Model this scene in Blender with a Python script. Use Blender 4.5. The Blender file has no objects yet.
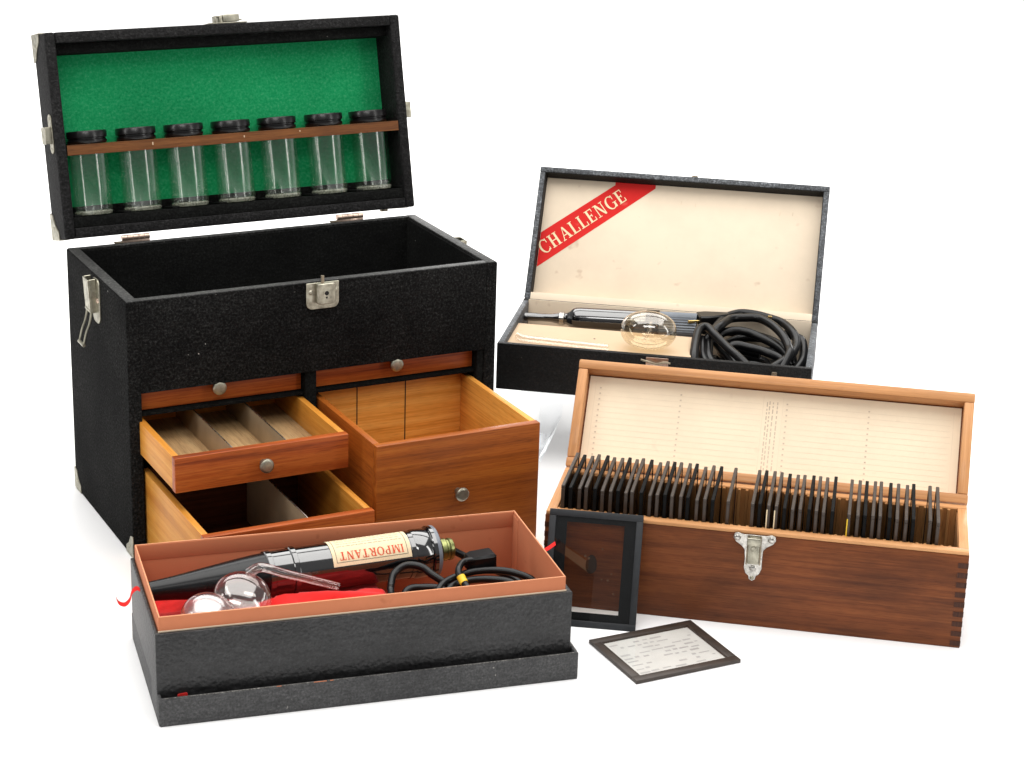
import bpy, bmesh, math, random
from mathutils import Vector, Matrix, noise
random.seed(4)
PI = math.pi
scene = bpy.context.scene
COL = scene.collection

# ------------------------------------------------------------------ materials
def new_mat(name):
    m = bpy.data.materials.new(name); m.use_nodes = True
    nt = m.node_tree; nt.nodes.clear()
    out = nt.nodes.new('ShaderNodeOutputMaterial')
    return m, nt, out
def N(nt, typ, **k):
    n = nt.nodes.new(typ)
    for a, v in k.items():
        if a in n.inputs: n.inputs[a].default_value = v
        else: setattr(n, a, v)
    return n
def coords(nt, scale=(1, 1, 1)):
    t = nt.nodes.new('ShaderNodeTexCoord'); mp = nt.nodes.new('ShaderNodeMapping')
    mp.inputs['Scale'].default_value = scale
    oi = nt.nodes.new('ShaderNodeObjectInfo')
    add = nt.nodes.new('ShaderNodeVectorMath'); add.operation = 'MULTIPLY_ADD'
    cmb = nt.nodes.new('ShaderNodeCombineXYZ')
    for i in range(3): nt.links.new(oi.outputs['Random'], cmb.inputs[i])
    nt.links.new(cmb.outputs[0], add.inputs[0]); add.inputs[1].default_value = (3, 5, 7)
    nt.links.new(t.outputs['Object'], add.inputs[2])
    nt.links.new(add.outputs[0], mp.inputs['Vector'])
    return mp.outputs['Vector']
def noise_n(nt, vec, scale, detail=3, rough=.5):
    n = N(nt, 'ShaderNodeTexNoise'); n.inputs['Scale'].default_value = scale
    n.inputs['Detail'].default_value = detail; n.inputs['Roughness'].default_value = rough
    nt.links.new(vec, n.inputs['Vector']); return n.outputs['Fac']
def ramp(nt, fac, stops):
    r = nt.nodes.new('ShaderNodeValToRGB'); e = r.color_ramp.elements
    while len(e) > 1: e.remove(e[-1])
    for i, (p, c) in enumerate(stops):
        if i == 0: e[0].position = p; el = e[0]
        else: el = e.new(p)
        el.color = (c[0], c[1], c[2], 1)
    nt.links.new(fac, r.inputs['Fac']); return r.outputs['Color']
def mixc(nt, a, b, fac, mode='MIX'):
    m = nt.nodes.new('ShaderNodeMix'); m.data_type = 'RGBA'; m.blend_type = mode
    if isinstance(fac, (int, float)): m.inputs[0].default_value = fac
    else: nt.links.new(fac, m.inputs[0])
    for s, v in ((6, a), (7, b)):
        if isinstance(v, tuple): m.inputs[s].default_value = (*v, 1)
        else: nt.links.new(v, m.inputs[s])
    return m.outputs[2]
def bump(nt, fac, strength, dist=.0005):
    b = nt.nodes.new('ShaderNodeBump'); b.inputs['Strength'].default_value = strength
    b.inputs['Distance'].default_value = dist; nt.links.new(fac, b.inputs['Height']); return b.outputs['Normal']
def bsdf(nt, out, col, rough=.5, normal=None, metal=0, spec=.5, coat=0, roughsock=None, sheen=0):
    p = nt.nodes.new('ShaderNodeBsdfPrincipled')
    if isinstance(col, tuple): p.inputs['Base Color'].default_value = (*col, 1)
    else: nt.links.new(col, p.inputs['Base Color'])
    p.inputs['Roughness'].default_value = rough; p.inputs['Metallic'].default_value = metal
    p.inputs['Specular IOR Level'].default_value = spec; p.inputs['Coat Weight'].default_value = coat; p.inputs['Coat IOR'].default_value = 1.75
    p.inputs['Sheen Weight'].default_value = sheen
    if roughsock: nt.links.new(roughsock, p.inputs['Roughness'])
    if normal: nt.links.new(normal, p.inputs['Normal'])
    nt.links.new(p.outputs[0], out.inputs['Surface']); return p

def leather(name, c0, c1, rough, grain=900, strength=.6, speck=.0, spec=.2, wear=(.35, .34, .32), mott=.85):
    m, nt, out = new_mat(name); v = coords(nt)
    big = noise_n(nt, v, 14, 5, .6)
    col = ramp(nt, big, [(.3, c0), (.7, c1)])
    fine = noise_n(nt, v, grain, 2, .6); mid = noise_n(nt, v, 430, 3, .7)
    col = mixc(nt, col, ramp(nt, fine, [(.35, (.55, .55, .55)), (.7, (1.5, 1.5, 1.5))]), .8, 'MULTIPLY')
    col = mixc(nt, col, ramp(nt, mid, [(.38, (.35, .35, .35)), (.54, (1, 1, 1)), (.72, (2.6, 2.6, 2.6))]), mott, 'MULTIPLY')
    vs = coords(nt, (.25, 1, 1)); slub = noise_n(nt, vs, 420, 3, .6)
    col = mixc(nt, col, ramp(nt, slub, [(.35, (.7, .7, .7)), (.7, (1.45, 1.45, 1.45))]), .7, 'MULTIPLY')
    if speck:
        s = noise_n(nt, v, 330, 1, .3)
        f = ramp(nt, s, [(speck + .05, (0, 0, 0)), (speck + .08, (1, 1, 1))])
        s2 = noise_n(nt, v, 26, 2, .5)
        f2 = ramp(nt, s2, [(.56, (0, 0, 0)), (.66, (1, 1, 1))])
        f = mixc(nt, f, f2, 1.0, 'MULTIPLY')
        col = mixc(nt, col, wear, f)
    vo = N(nt, 'ShaderNodeTexVoronoi'); vo.inputs['Scale'].default_value = grain * .55
    nt.links.new(v, vo.inputs['Vector'])
    h = nt.nodes.new('ShaderNodeMath'); h.operation = 'ADD'
    nt.links.new(vo.outputs['Distance'], h.inputs[0]); nt.links.new(fine, h.inputs[1])
    bsdf(nt, out, col, rough, bump(nt, h.outputs[0], strength, .0006), spec=spec)
    return m
def wood(name, dark, mid, light, axis='x', rough=.42, figure=22, coat=.15, pore=.5, big=.0):
    m, nt, out = new_mat(name)
    st = {'x': (.02, 1, 1), 'y': (1, .02, 1), 'z': (1, 1, .02)}[axis]
    v = coords(nt, st)
    n1 = noise_n(nt, v, figure * 6, 4, .6)
    n2 = noise_n(nt, v, figure * 40, 2, .6)
    w = nt.nodes.new('ShaderNodeMath'); w.operation = 'MULTIPLY_ADD'; w.inputs[1].default_value = .5
    nt.links.new(n2, w.inputs[0]); nt.links.new(n1, w.inputs[2])
    col = ramp(nt, w.outputs[0], [(.55, dark), (.74, mid), (.98, light)])
    if big:
        st2 = {'x': (.35, 1, 1), 'y': (1, .35, 1), 'z': (1, 1, .35)}[axis]
        v2 = coords(nt, st2); b = noise_n(nt, v2, 32, 4, .65)
        col = mixc(nt, col, ramp(nt, b, [(.34, (1 - big,) * 3), (.62, (1 + big * .55, 1 + big * .5, 1 + big * .4))]), 1.0, 'MULTIPLY')
    v3 = coords(nt, {'x': (.05, 1, 1), 'y': (1, .05, 1), 'z': (1, 1, .05)}[axis])
    p = noise_n(nt, v3, 1500, 1, .5)
    pr = ramp(nt, p, [(.3, (.45, .4, .38)), (.45, (1, 1, 1))])
    col = mixc(nt, col, pr, pore, 'MULTIPLY')
    bsdf(nt, out, col, rough, bump(nt, p, .12, .0003), coat=coat, spec=.25)
    return m
def plain(name, c, rough=.5, metal=0, var=.12, scale=40, spec=.5, bumps=.0, bscale=600, coat=0, sheen=0):
    m, nt, out = new_mat(name); v = coords(nt)
    n = noise_n(nt, v, scale, 4, .6)
    col = ramp(nt, n, [(.3, tuple(x * (1 - var) for x in c)), (.7, tuple(min(1, x * (1 + var)) for x in c))])
    nr = bump(nt, noise_n(nt, v, bscale, 2, .5), bumps, .0004) if bumps else None
    bsdf(nt, out, col, rough, nr, metal, spec, coat, sheen=sheen)
    return m
def metal(name, c, rough=.3, tarn=.35):
    m, nt, out = new_mat(name); v = coords(nt)
    n = noise_n(nt, v, 160, 4, .65)
    col = ramp(nt, n, [(.3, tuple(x * (1 - tarn) for x in c)), (.6, c)])
    rr = ramp(nt, n, [(.3, (rough + .2,) * 3), (.65, (rough,) * 3)])
    bsdf(nt, out, col, rough, None, 1.0, roughsock=rr)
    return m
def clear(name, tint, rough=.02, lo=.04, hi=.75, gcol=(1, 1, 1), blend=.45):
    """thin clear glass or celluloid: see-through sheet with mirror reflections that grow towards the edges"""
    m, nt, out = new_mat(name)
    tr = N(nt, 'ShaderNodeBsdfTransparent'); tr.inputs['Color'].default_value = (*tint, 1)
    gl = N(nt, 'ShaderNodeBsdfGlossy'); gl.inputs['Roughness'].default_value = rough; gl.inputs['Color'].default_value = (*gcol, 1)
    lw = N(nt, 'ShaderNodeLayerWeight'); lw.inputs['Blend'].default_value = .5
    pw = N(nt, 'ShaderNodeMath', operation='POWER'); pw.inputs[1].default_value = 3.0; nt.links.new(lw.outputs['Facing'], pw.inputs[0])
    mr = N(nt, 'ShaderNodeMapRange'); mr.inputs['To Min'].default_value = lo; mr.inputs['To Max'].default_value = hi
    nt.links.new(pw.outputs[0], mr.inputs['Value'])
    mx = N(nt, 'ShaderNodeMixShader')
    nt.links.new(mr.outputs[0], mx.inputs[0]); nt.links.new(tr.outputs[0], mx.inputs[1]); nt.links.new(gl.outputs[0], mx.inputs[2])
    nt.links.new(mx.outputs[0], out.inputs['Surface'])
    return m

def felt_mat():
    m, nt, out = new_mat('green_baize_paper'); v = coords(nt)
    a = noise_n(nt, v, 380, 4, .7); b = noise_n(nt, v, 12, 3, .5)
    col = ramp(nt, a, [(.3, (.006, .19, .062)), (.5, (.010, .27, .092)), (.66, (.035, .30, .125)), (.8, (.10, .29, .16))])
    col = mixc(nt, col, ramp(nt, b, [(.3, (.85, .85, .85)), (.7, (1.1, 1.1, 1.1))]), 1.0, 'MULTIPLY')
    bsdf(nt, out, col, .95, bump(nt, a, .25), spec=.1)
    return m
def paper_mat(name, c, stain, amt=.5, sc=20):
    m, nt, out = new_mat(name); v = coords(nt)
    a = noise_n(nt, v, sc, 5, .65); b = noise_n(nt, v, 500, 2, .5); s = noise_n(nt, v, 75, 2, .4)
    col = ramp(nt, a, [(.35, tuple(x * .94 for x in c)), (.6, c)])
    f = ramp(nt, s, [(.7, (0, 0, 0)), (.8, (amt, amt, amt))])
    col = mixc(nt, col, stain, f)
    bsdf(nt, out, col, .85, bump(nt, b, .1), spec=.2)
    return m

M = {}
M['case'] = leather('black_leatherette', (.0065, .0065, .0065), (.0165, .0165, .016), .85, 900, .9, .745, .04, mott=1.0)
M['liner'] = leather('black_fabric_lining', (.003, .0032, .003), (.009, .0095, .0088), .9, 1200, .6, .76, .12)
M['lidcase'] = leather('black_lid_leatherette', (.0065, .0063, .0066), (.0165, .016, .0162), .7, 900, .9, .74, .15, mott=1.0)
M['edge'] = leather('worn_black_edge', (.022, .022, .0215), (.05, .05, .048), .6, 900, .6, .7, .3)
M['carton'] = leather('pebbled_black_paper', (.011, .011, .0115), (.026, .026, .027), .46, 480, 1.0, .76, .45, (.3, .3, .3), mott=.3)
M['cartonlid'] = leather('scuffed_black_paper', (.034, .034, .035), (.062, .062, .063), .6, 520, 1.0, .69, .4, (.3, .29, .27), mott=.3)
M['rubbed'] = leather('rubbed_grey_edge', (.07, .068, .065), (.20, .19, .175), .7, 700, .5, .7, .3)
M['greycase'] = leather('rubbed_black_cloth', (.05, .054, .06), (.13, .14, .152), .6, 700, .6, .69, .35)
M['blackfront'] = leather('black_cloth', (.004, .004, .004), (.008, .008, .008), .65, 1000, .6, .75, .25)
M['felt'] = felt_mat()
for ax in 'xyz':
    M['front_' + ax] = wood('redwood_veneer_' + ax, (.16, .027, .0055), (.35, .072, .0125), (.50, .135, .026), ax, .42, 16, .0, .5, .12)
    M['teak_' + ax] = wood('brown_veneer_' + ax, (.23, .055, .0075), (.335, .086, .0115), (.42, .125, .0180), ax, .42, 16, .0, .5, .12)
    M['shade_' + ax] = wood('shaded_drawer_wood_' + ax, (.045, .014, .006), (.085, .028, .011), (.13, .045, .018), ax, .5, 16, 0, .4, .2)  # lowest drawer's inside: its shade is put into the wood colour
    M['honey_' + ax] = wood('honey_wood_' + ax, (.46, .165, .018), (.58, .24, .035), (.68, .34, .075), ax, .45, 9, .0, .2, .1)
    M['walnut_' + ax] = wood('inner_drawer_wood_' + ax, (.52, .20, .028), (.72, .31, .056), (.82, .42, .10), ax, .45, 15, .0, .3, .12)
    M['maho_' + ax] = wood('dark_mahogany_' + ax, (.100, .0265, .0072), (.140, .0385, .0098), (.190, .057, .0155), ax, .55, 20, .0, .5, .34)
    M['cedar_' + ax] = wood('light_cedar_' + ax, (.44, .20, .075), (.54, .26, .105), (.62, .32, .14), ax, .5, 16, .05, .2, .1)
M['joint'] = wood('end_grain_joint', (.032, .010, .005), (.062, .019, .008), (.10, .032, .014), 'z', .5, 30, 0, .5)
M['ply'] = wood('pale_drawer_bottom', (.36, .22, .10), (.46, .29, .14), (.54, .36, .18), 'y', .55, 30, 0, .5, .15)
M['rack'] = wood('slotted_rack_wood', (.36, .155, .050), (.47, .215, .075), (.57, .29, .11), 'z', .6, 30, 0, .5, .2)
M['rail'] = wood('brown_rail_wood', (.085, .028, .007), (.14, .048, .011), (.20, .075, .02), 'x', .5, 30, .0, .6, .25)
M['nickel'] = metal('tarnished_nickel', (.42, .40, .32), .34, .4)
M['steel'] = metal('bright_steel', (.54, .52, .48), .2, .5)
M['dull'] = metal('dull_dark_metal', (.32, .27, .20), .42, .45)
M['copper'] = metal('coppery_hinge', (.62, .47, .38), .3, .4)
M['brass'] = metal('brass', (.80, .58, .22), .25, .3)
M['olive'] = metal('greenish_brass', (.30, .32, .13), .25, .35)
M['divider'] = plain('dull_sheet_metal', (.37, .28, .18), .4, .35)
M['dark'] = plain('dark_hollow', (.006, .006, .006), .7)
M['cap'] = plain('glossy_black_cap', (.0045, .004, .0045), .28)
M['gloss'] = plain('glossy_black_ebonite', (.003, .003, .0035), .13, var=.3, coat=1.0, spec=.9)
M['hose'] = plain('dull_black_rubber', (.0025, .003, .0038), .27, spec=.35, var=.3, scale=60)
M['rubber'] = plain('black_rubber_cord', (.0032, .0032, .0036), .3, spec=.3, var=.3, scale=60)
M['terra'] = paper_mat('terracotta_paper', (.50, .175, .085), (.25, .07, .03), .5, 16)
M['terraedge'] = paper_mat('terracotta_paper_edge', (.66, .30, .16), (.4, .15, .08), .4)
M['cream'] = paper_mat('cream_paper', (.76, .640, .495), (.45, .30, .20), .45)
M['list'] = paper_mat('cream_index_paper', (.82, .685, .51), (.55, .42, .3), .2)
M['deckpaper'] = paper_mat('tan_deck_paper', (.58, .435, .295), (.40, .26, .15), .4)
M['print'] = plain('faded_ink', (.70, .575, .43), .9, spec=.1)
M['printdark'] = plain('grey_ink', (.58, .46, .35), .9, spec=.1)
M['redband'] = paper_mat('red_printed_band', (.62, .022, .02), (.7, .12, .1), .5)
M['lettercream'] = plain('cream_lettering', (.80, .66, .42), .85, var=.05)
M['label'] = paper_mat('yellowed_label', (.78, .64, .42), (.5, .38, .22), .5, 60)
M['letterred'] = plain('faded_red_ink', (.58, .075, .03), .85, var=.2, scale=300)
M['ink'] = plain('label_ink', (.25, .22, .16), .9)
M['redcloth'] = plain('red_cloth', (.64, .018, .016), .85, var=.15, scale=120, bumps=.4, bscale=1500, spec=.15, sheen=.15)
M['yellow'] = plain('yellow_tape', (.75, .50, .02), .5)
M['ceramic'] = plain('grey_bakelite', (.16, .18, .21), .3)
M['tape'] = plain('dark_tape_border', (.0045, .005, .0055), .6, var=.25, scale=120, bumps=.3, spec=.1)
M['bluetape'] = plain('slate_tape_border', (.013, .015, .018), .55, var=.25, scale=120, bumps=.3)
M['browntape'] = plain('brown_black_border', (.034, .023, .0165), .5, var=.3, scale=90, bumps=.3)
M['slideglass'] = plain('dark_slide_glass', (.012, .010, .009), .12, coat=.4)
M['vial'] = clear('vial_glass', (.98, .985, .98), .13, .075, .45, (.80, .84, .80), .42)
def milky(name, tint, diff, fac, rough=.2):
    m, nt, out = new_mat(name); tr = N(nt, 'ShaderNodeBsdfTransparent'); tr.inputs['Color'].default_value = (*tint, 1)
    p = nt.nodes.new('ShaderNodeBsdfPrincipled'); p.inputs['Base Color'].default_value = (*diff, 1); p.inputs['Roughness'].default_value = rough
    mx = N(nt, 'ShaderNodeMixShader'); v = coords(nt); n = noise_n(nt, v, 180, 3, .6)
    mr = N(nt, 'ShaderNodeMapRange'); mr.inputs['From Min'].default_value = .3; mr.inputs['From Max'].default_value = .7
    mr.inputs['To Min'].default_value = fac * .6; mr.inputs['To Max'].default_value = min(1, fac * 1.4); nt.links.new(n, mr.inputs['Value'])
    nt.links.new(mr.outputs[0], mx.inputs[0]); nt.links.new(tr.outputs[0], mx.inputs[1]); nt.links.new(p.outputs[0], mx.inputs[2]); nt.links.new(mx.outputs[0], out.inputs['Surface']); return m
M['vialbase'] = milky('thick_vial_base', (.85, .87, .80), (.62, .62, .52), .34)  # pale diffuse colour stands in for light gathered by the thick glass
M['bulb'] = clear('blown_glass', (.97, .955, .945), .09, .13, .8, (1, .98, .96), .42)
M['silver'] = clear('silvered_blown_glass', (.85, .84, .83), .22, .30, .85, (.95, .93, .92), .42)
M['ambulb'] = clear('smoky_blown_glass', (.90, .855, .75), .10, .13, .9, (1, .98, .95), .42)
M['plate'] = clear('window_glass', (.975, .975, .97), .01, .04, .9, (1, 1, 1), .35)
M['image'] = clear('dark_photo_emulsion', (.88, .82, .76), .3, .0, .02, (1, 1, 1), .2)
M['imagedark'] = plain('black_photo_emulsion', (.018, .009, .005), .8, spec=.1)
M['imagelight'] = plain('pale_photo_emulsion', (.085, .042, .022), .8, spec=.1)
M['acrylic'] = clear('clear_acrylic', (.985, .99, .99), .02, .02, .4, (.95, .97, 1), .35)
M['chart'] = paper_mat('grey_printed_transparency', (.66, .65, .62), (.4, .39, .37), .6, 45)
M['chartink'] = plain('grey_transparency_ink', (.44, .43, .42), .9)

# ------------------------------------------------------------------ mesh builder
class MB:
    def __init__(s): s.bm = bmesh.new()
    def _mat(s, f0, m):
        s.bm.faces.ensure_lookup_table()
        for f in s.bm.faces[f0:]: f.material_index = m
    def box(s, x0, x1, y0, y1, z0, z1, m=0, bev=.0006, seg=2, mat=None):
        t = bmesh.new(); bmesh.ops.create_cube(t, size=1)
        for v in t.verts: v.co = Vector(((x0 + x1) / 2 + v.co.x * (x1 - x0), (y0 + y1) / 2 + v.co.y * (y1 - y0), (z0 + z1) / 2 + v.co.z * (z1 - z0)))
        bev = min(bev, .45 * min(abs(x1 - x0), abs(y1 - y0), abs(z1 - z0)))
        if bev > 0: bmesh.ops.bevel(t, geom=t.edges[:], offset=bev, segments=seg, profile=.5, affect='EDGES')
        s.add(t, m, mat); return s
    def add(s, t, m=0, mat=None):
        if mat is not None: bmesh.ops.transform(t, matrix=mat, verts=t.verts)
        mp = {}
        for v in t.verts: mp[v] = s.bm.verts.new(v.co)
        for f in t.faces:
            try:
                nf = s.bm.faces.new([mp[v] for v in f.verts]); nf.material_index = m
            except ValueError: pass
        t.free(); return s
    def poly(s, pts, m=0):
        f = s.bm.faces.new([s.bm.verts.new(p) for p in pts]); f.material_index = m; return s
    def prism(s, pts2, frame, z0, z1, m=0, bev=0):
        """pts2 polygon in frame's xy, extruded z0..z1 along frame z; frame is a 4x4 matrix"""
        t = bmesh.new()
        lo = [t.verts.new((x, y, z0)) for x, y in pts2]; hi = [t.verts.new((x, y, z1)) for x, y in pts2]
        t.faces.new(lo[::-1]); t.faces.new(hi); n = len(pts2)
        for i in range(n): t.faces.new([lo[i], lo[(i + 1) % n], hi[(i + 1) % n], hi[i]])
        bmesh.ops.recalc_face_normals(t, faces=t.faces[:])
        if bev: bmesh.ops.bevel(t, geom=[e for e in t.edges], offset=bev, segments=1, affect='EDGES')
        return s.add(t, m, frame)
    def lathe(s, prof, frame, m=0, seg=36, mats=None):
        """prof: list of (x along axis, r); axis = frame x"""
        rings = []
        for x, r in prof:
            if r < 1e-6: rings.append([s.bm.verts.new(frame @ Vector((x, 0, 0)))])
            else: rings.append([s.bm.verts.new(frame @ Vector((x, r * math.cos(2 * PI * i / seg), r * math.sin(2 * PI * i / seg)))) for i in range(seg)])
        for k in range(len(rings) - 1):
            a, b = rings[k], rings[k + 1]; mm = mats[k] if mats else m
            for i in range(seg):
                j = (i + 1) % seg
                if len(a) == 1 and len(b) == 1: continue
                if len(a) == 1: vs = [a[0], b[j], b[i]]
                elif len(b) == 1: vs = [a[i], a[j], b[0]]
                else: vs = [a[i], a[j], b[j], b[i]]
                s.bm.faces.new(vs).material_index = mm
        return s
    def tube(s, pts, r, m=0, seg=12, cap=True, sub=8, smooth=True):
        P = [Vector(p) for p in pts]
        if smooth and len(P) > 2:
            Q = []
            for i in range(len(P) - 1):
                p0, p1, p2, p3 = P[max(i - 1, 0)], P[i], P[i + 1], P[min(i + 2, len(P) - 1)]
                for k in range(sub):
                    t = k / sub
                    Q.append(.5 * ((2 * p1) + (p2 - p0) * t + (2 * p0 - 5 * p1 + 4 * p2 - p3) * t * t + (3 * p1 - p0 - 3 * p2 + p3) * t ** 3))
            Q.append(P[-1]); P = Q
        rings = []; up = None
        for i, p in enumerate(P):
            d = (P[min(i + 1, len(P) - 1)] - P[max(i - 1, 0)]).normalized()
            if up is None: up = d.orthogonal().normalized()
            up = (up - d * up.dot(d)).normalized(); side = d.cross(up)
            rr = r(i / (len(P) - 1)) if callable(r) else r
            rings.append([s.bm.verts.new(p + rr * (math.cos(2 * PI * k / seg) * up + math.sin(2 * PI * k / seg) * side)) for k in range(seg)])
        for a, b in zip(rings, rings[1:]):
            for k in range(seg): s.bm.faces.new([a[k], a[(k + 1) % seg], b[(k + 1) % seg], b[k]]).material_index = m
        if cap:
            s.bm.faces.new(rings[0][::-1]).material_index = m; s.bm.faces.new(rings[-1]).material_index = m
        return s
    def sphere(s, c, rx, ry, rz, m=0, seg=32, rings=20):
        t = bmesh.new(); bmesh.ops.create_uvsphere(t, u_segments=seg, v_segments=rings, radius=1)
        return s.add(t, m, Matrix.Translation(c) @ Matrix.Diagonal((rx, ry, rz, 1)))
    def build(s, name, mats, parent=None, sharp=32, recalc=True):
        if recalc: bmesh.ops.recalc_face_normals(s.bm, faces=s.bm.faces[:])
        me = bpy.data.meshes.new(name); s.bm.to_mesh(me); s.bm.free()
        for m in (mats if isinstance(mats, (list, tuple)) else [mats]): me.materials.append(M[m])
        for p in me.polygons: p.use_smooth = True
        me.set_sharp_from_angle(angle=math.radians(sharp))
        o = bpy.data.objects.new(name, me); COL.objects.link(o)
        if parent: o.parent = parent
        return o
I4 = Matrix.Identity(4)
def frame(o, x, y):
    """matrix with origin o, x axis x, y axis near y"""
    x = Vector(x).normalized(); y = Vector(y); z = x.cross(y).normalized(); y = z.cross(x)
    return Matrix(((x.x, y.x, z.x, o[0]), (x.y, y.y, z.y, o[1]), (x.z, y.z, z.z, o[2]), (0, 0, 0, 1)))
def thing(name, label, cat, loc=(0, 0, 0), rz=0, group=None):
    o = bpy.data.objects.new(name, None); COL.objects.link(o); o.empty_display_size = .02
    o.location = loc; o.rotation_euler = (0, 0, rz); tag(o, label, cat, group); return o
def tag(o, label, cat, group=None):
    o['label'] = label; o['category'] = cat
    if group: o['group'] = group
    return o
def to_parent(rz, base, p):
    """a point given in a box's own frame, in world coordinates"""
    c, s = math.cos(rz), math.sin(rz)
    return Vector((base[0] + p[0] * c - p[1] * s, base[1] + p[0] * s + p[1] * c, base[2] + p[2]))
def roundrect(x0, x1, y0, y1, r, n=5, corners=(1, 1, 1, 1)):
    pts = []
    for (cx, cy, a0), on in zip(((x0 + r, y0 + r, PI), (x1 - r, y0 + r, 1.5 * PI), (x1 - r, y1 - r, 0), (x0 + r, y1 - r, .5 * PI)), corners):
        if on:
            for k in range(n + 1):
                a = a0 + .5 * PI * k / n; pts.append((cx + r * math.cos(a), cy + r * math.sin(a)))
        else:
            pts.append((x0 if cx < (x0 + x1) / 2 else x1, y0 if cy < (y0 + y1) / 2 else y1))
    return pts

# ------------------------------------------------------------------ serif letters (unit cap height polygons)
def _arc(cx, cy, ro, ri, ry, riy, a0, a1, n=14):
    out = []
    for k in range(n):
        a, b = math.radians(a0 + (a1 - a0) * k / n), math.radians(a0 + (a1 - a0) * (k + 1) / n)
        out.append([(cx + ri * math.cos(a), cy + riy * math.sin(a)), (cx + ro * math.cos(a), cy + ry * math.sin(a)),
                    (cx + ro * math.cos(b), cy + ry * math.sin(b)), (cx + ri * math.cos(b), cy + riy * math.sin(b))])
    return out
def glyph(ch, T=.17, t=.075):
    R = lambda a, b, c, d: [(a, c), (b, c), (b, d), (a, d)]
    sf = lambda x0, x1, y: R(x0, x1, y, y + .055)
    stem = lambda x: [R(x, x + T, .055, .945), sf(x - .09, x + T + .09, 0), sf(x - .09, x + T + .09, .945)]
    if ch == 'H': return stem(.1) + stem(.58) + [R(.1 + T, .58, .46, .46 + t)], .94
    if ch == 'I': return stem(.1), .37
    if ch == 'L': return stem(.1) + [R(.1 + T, .66, 0, .07), R(.60, .66, .07, .3)], .72
    if ch == 'E': return stem(.1) + [R(.1 + T, .64, 0, .07), R(.58, .64, .07, .28), R(.1 + T, .62, .93, 1), R(.56, .62, .74, .93), R(.1 + T, .46, .47, .47 + t), R(.43, .48, .38, .62)], .74
    if ch == 'A': return [[(.06, .055), (.13, .055), (.45, 1), (.40, 1)], [(.58, .055), (.58 + T * 1.1, .055), (.50, 1), (.38, .93)], R(.24, .6, .32, .32 + t), sf(-.02, .24, 0), sf(.48, .86, 0)], .87
    if ch == 'N': return [R(.12, .12 + t, .055, .945), R(.68, .68 + t, 0, .945), [(.10, 1), (.30, 1), (.755, 0), (.62, 0)], sf(.0, .3, 0), sf(.56, .86, .945), sf(.0, .3, .945)], .9
    if ch == 'M': return [R(.10, .10 + t, .055, .945), R(.78, .78 + T, .055, .945), [(.10, 1), (.28, 1), (.56, .1), (.46, 0)], [(.46, 0), (.54, 0), (.86, 1), (.78, 1)], sf(.0, .27, 0), sf(.69, 1.04, 0), sf(.0, .27, .945), sf(.75, 1.04, .945)], 1.08
    if ch == 'C': return _arc(.46, .5, .44, .27, .53, .46, 48, 318) + [R(.70, .76, .66, 1.0), R(.72, .77, .06, .28)], .86
    if ch == 'G': return _arc(.46, .5, .44, .27, .53, .46, 48, 318) + [R(.70, .76, .66, 1.0), R(.66, .66 + T * .9, .02, .42), R(.56, .90, .40, .45)], .92
    if ch == 'O': return _arc(.46, .5, .44, .27, .53, .46, 0, 360, 24), .92
    if ch == 'P': return stem(.1) + [R(.1 + T, .42, .93, 1), R(.1 + T, .42, .44, .51)] + _arc(.42, .72, .27, .12, .28, .21, -90, 90), .74
    if ch == 'R': return stem(.1) + [R(.1 + T, .42, .93, 1), R(.1 + T, .42, .46, .53)] + _arc(.42, .73, .26, .11, .27, .2, -90, 90) + [[(.36, .48), (.52, .48), (.80, 0), (.60, 0)], sf(.60, .88, 0)], .88
    if ch == 'T': return [R(.30, .30 + T, .055, .95), R(.02, .75, .93, 1), R(.02, .08, .72, .93), R(.69, .75, .72, .93), sf(.2, .58, 0)], .78
    return [], .4
def word(text, track=.06):
    out = []; x = 0
    for ch in text:
        g, w = glyph(ch)
        for p in g: out.append([(x + a, b) for a, b in p])
        x += w + track
    return out, x - track

# ================================================================== setting
fl = MB(); fl.poly([(-12, -6, 0), (12, -6, 0), (12, 22, 0), (-12, 22, 0)])
M['floor'] = plain('white_studio_sweep', (.90, .90, .905), .55, var=.01, scale=2, spec=.15)
floor = fl.build('floor', 'floor'); floor['kind'] = 'structure'

# ================================================================== 1. black instrument case with drawers
CA = .4797; CB = (-.345, 1.7707, 0); W, D, H = .3694, .1926, .2478
case = thing('instrument_case', 'large black leatherette case with open lid, green lined top and pulled out wooden drawers', 'case', CB, CA)
b = MB()
b.box(0, .0125, 0, D, 0, H, 0, .0014, 3); b.box(.3575, W, 0, D, 0, H, 0, .0014, 3)
b.box(.0125, .3575, D - .0075, D - .0005, 0, H - .0004, 0, .0008)
b.box(.0123, .3577, .0001, .0098, .1605, H - .0004, 0, .0004)
b.box(.0125, .3575, .0098, D - .0075, .1605, .166, 1, 0)
b.box(.0125, .3575, .002, D - .0075, .0, .010, 1, .0005)
b.box(.1715, .183, .003, D - .0075, .010, .1605, 1, .0006)
b.box(.3505, .3575, .002, .03, .010, .1605, 1, .0006)
# black lining of the top compartment
b.box(.0125, .0135, .0098, D - .0075, .166, H - .002, 1, 0); b.box(.3565, .3575, .0098, D - .0075, .166, H - .002, 1, 0)
b.box(.0135, .3565, D - .0085, D - .0075, .166, H - .002, 1, 0); b.box(.0135, .3565, .0098, .0108, .166, H - .002, 1, 0)
# thin runners between the drawers
b.box(.0125, .1715, .006, D - .0075, .1365, .1395, 1, .0003); b.box(.183, .3505, .006, D - .0075, .1365, .1395, 1, .0003)
b.box(.0125, .1715, .010, D - .0075, .0955, .0985, 1, .0003)
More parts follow.
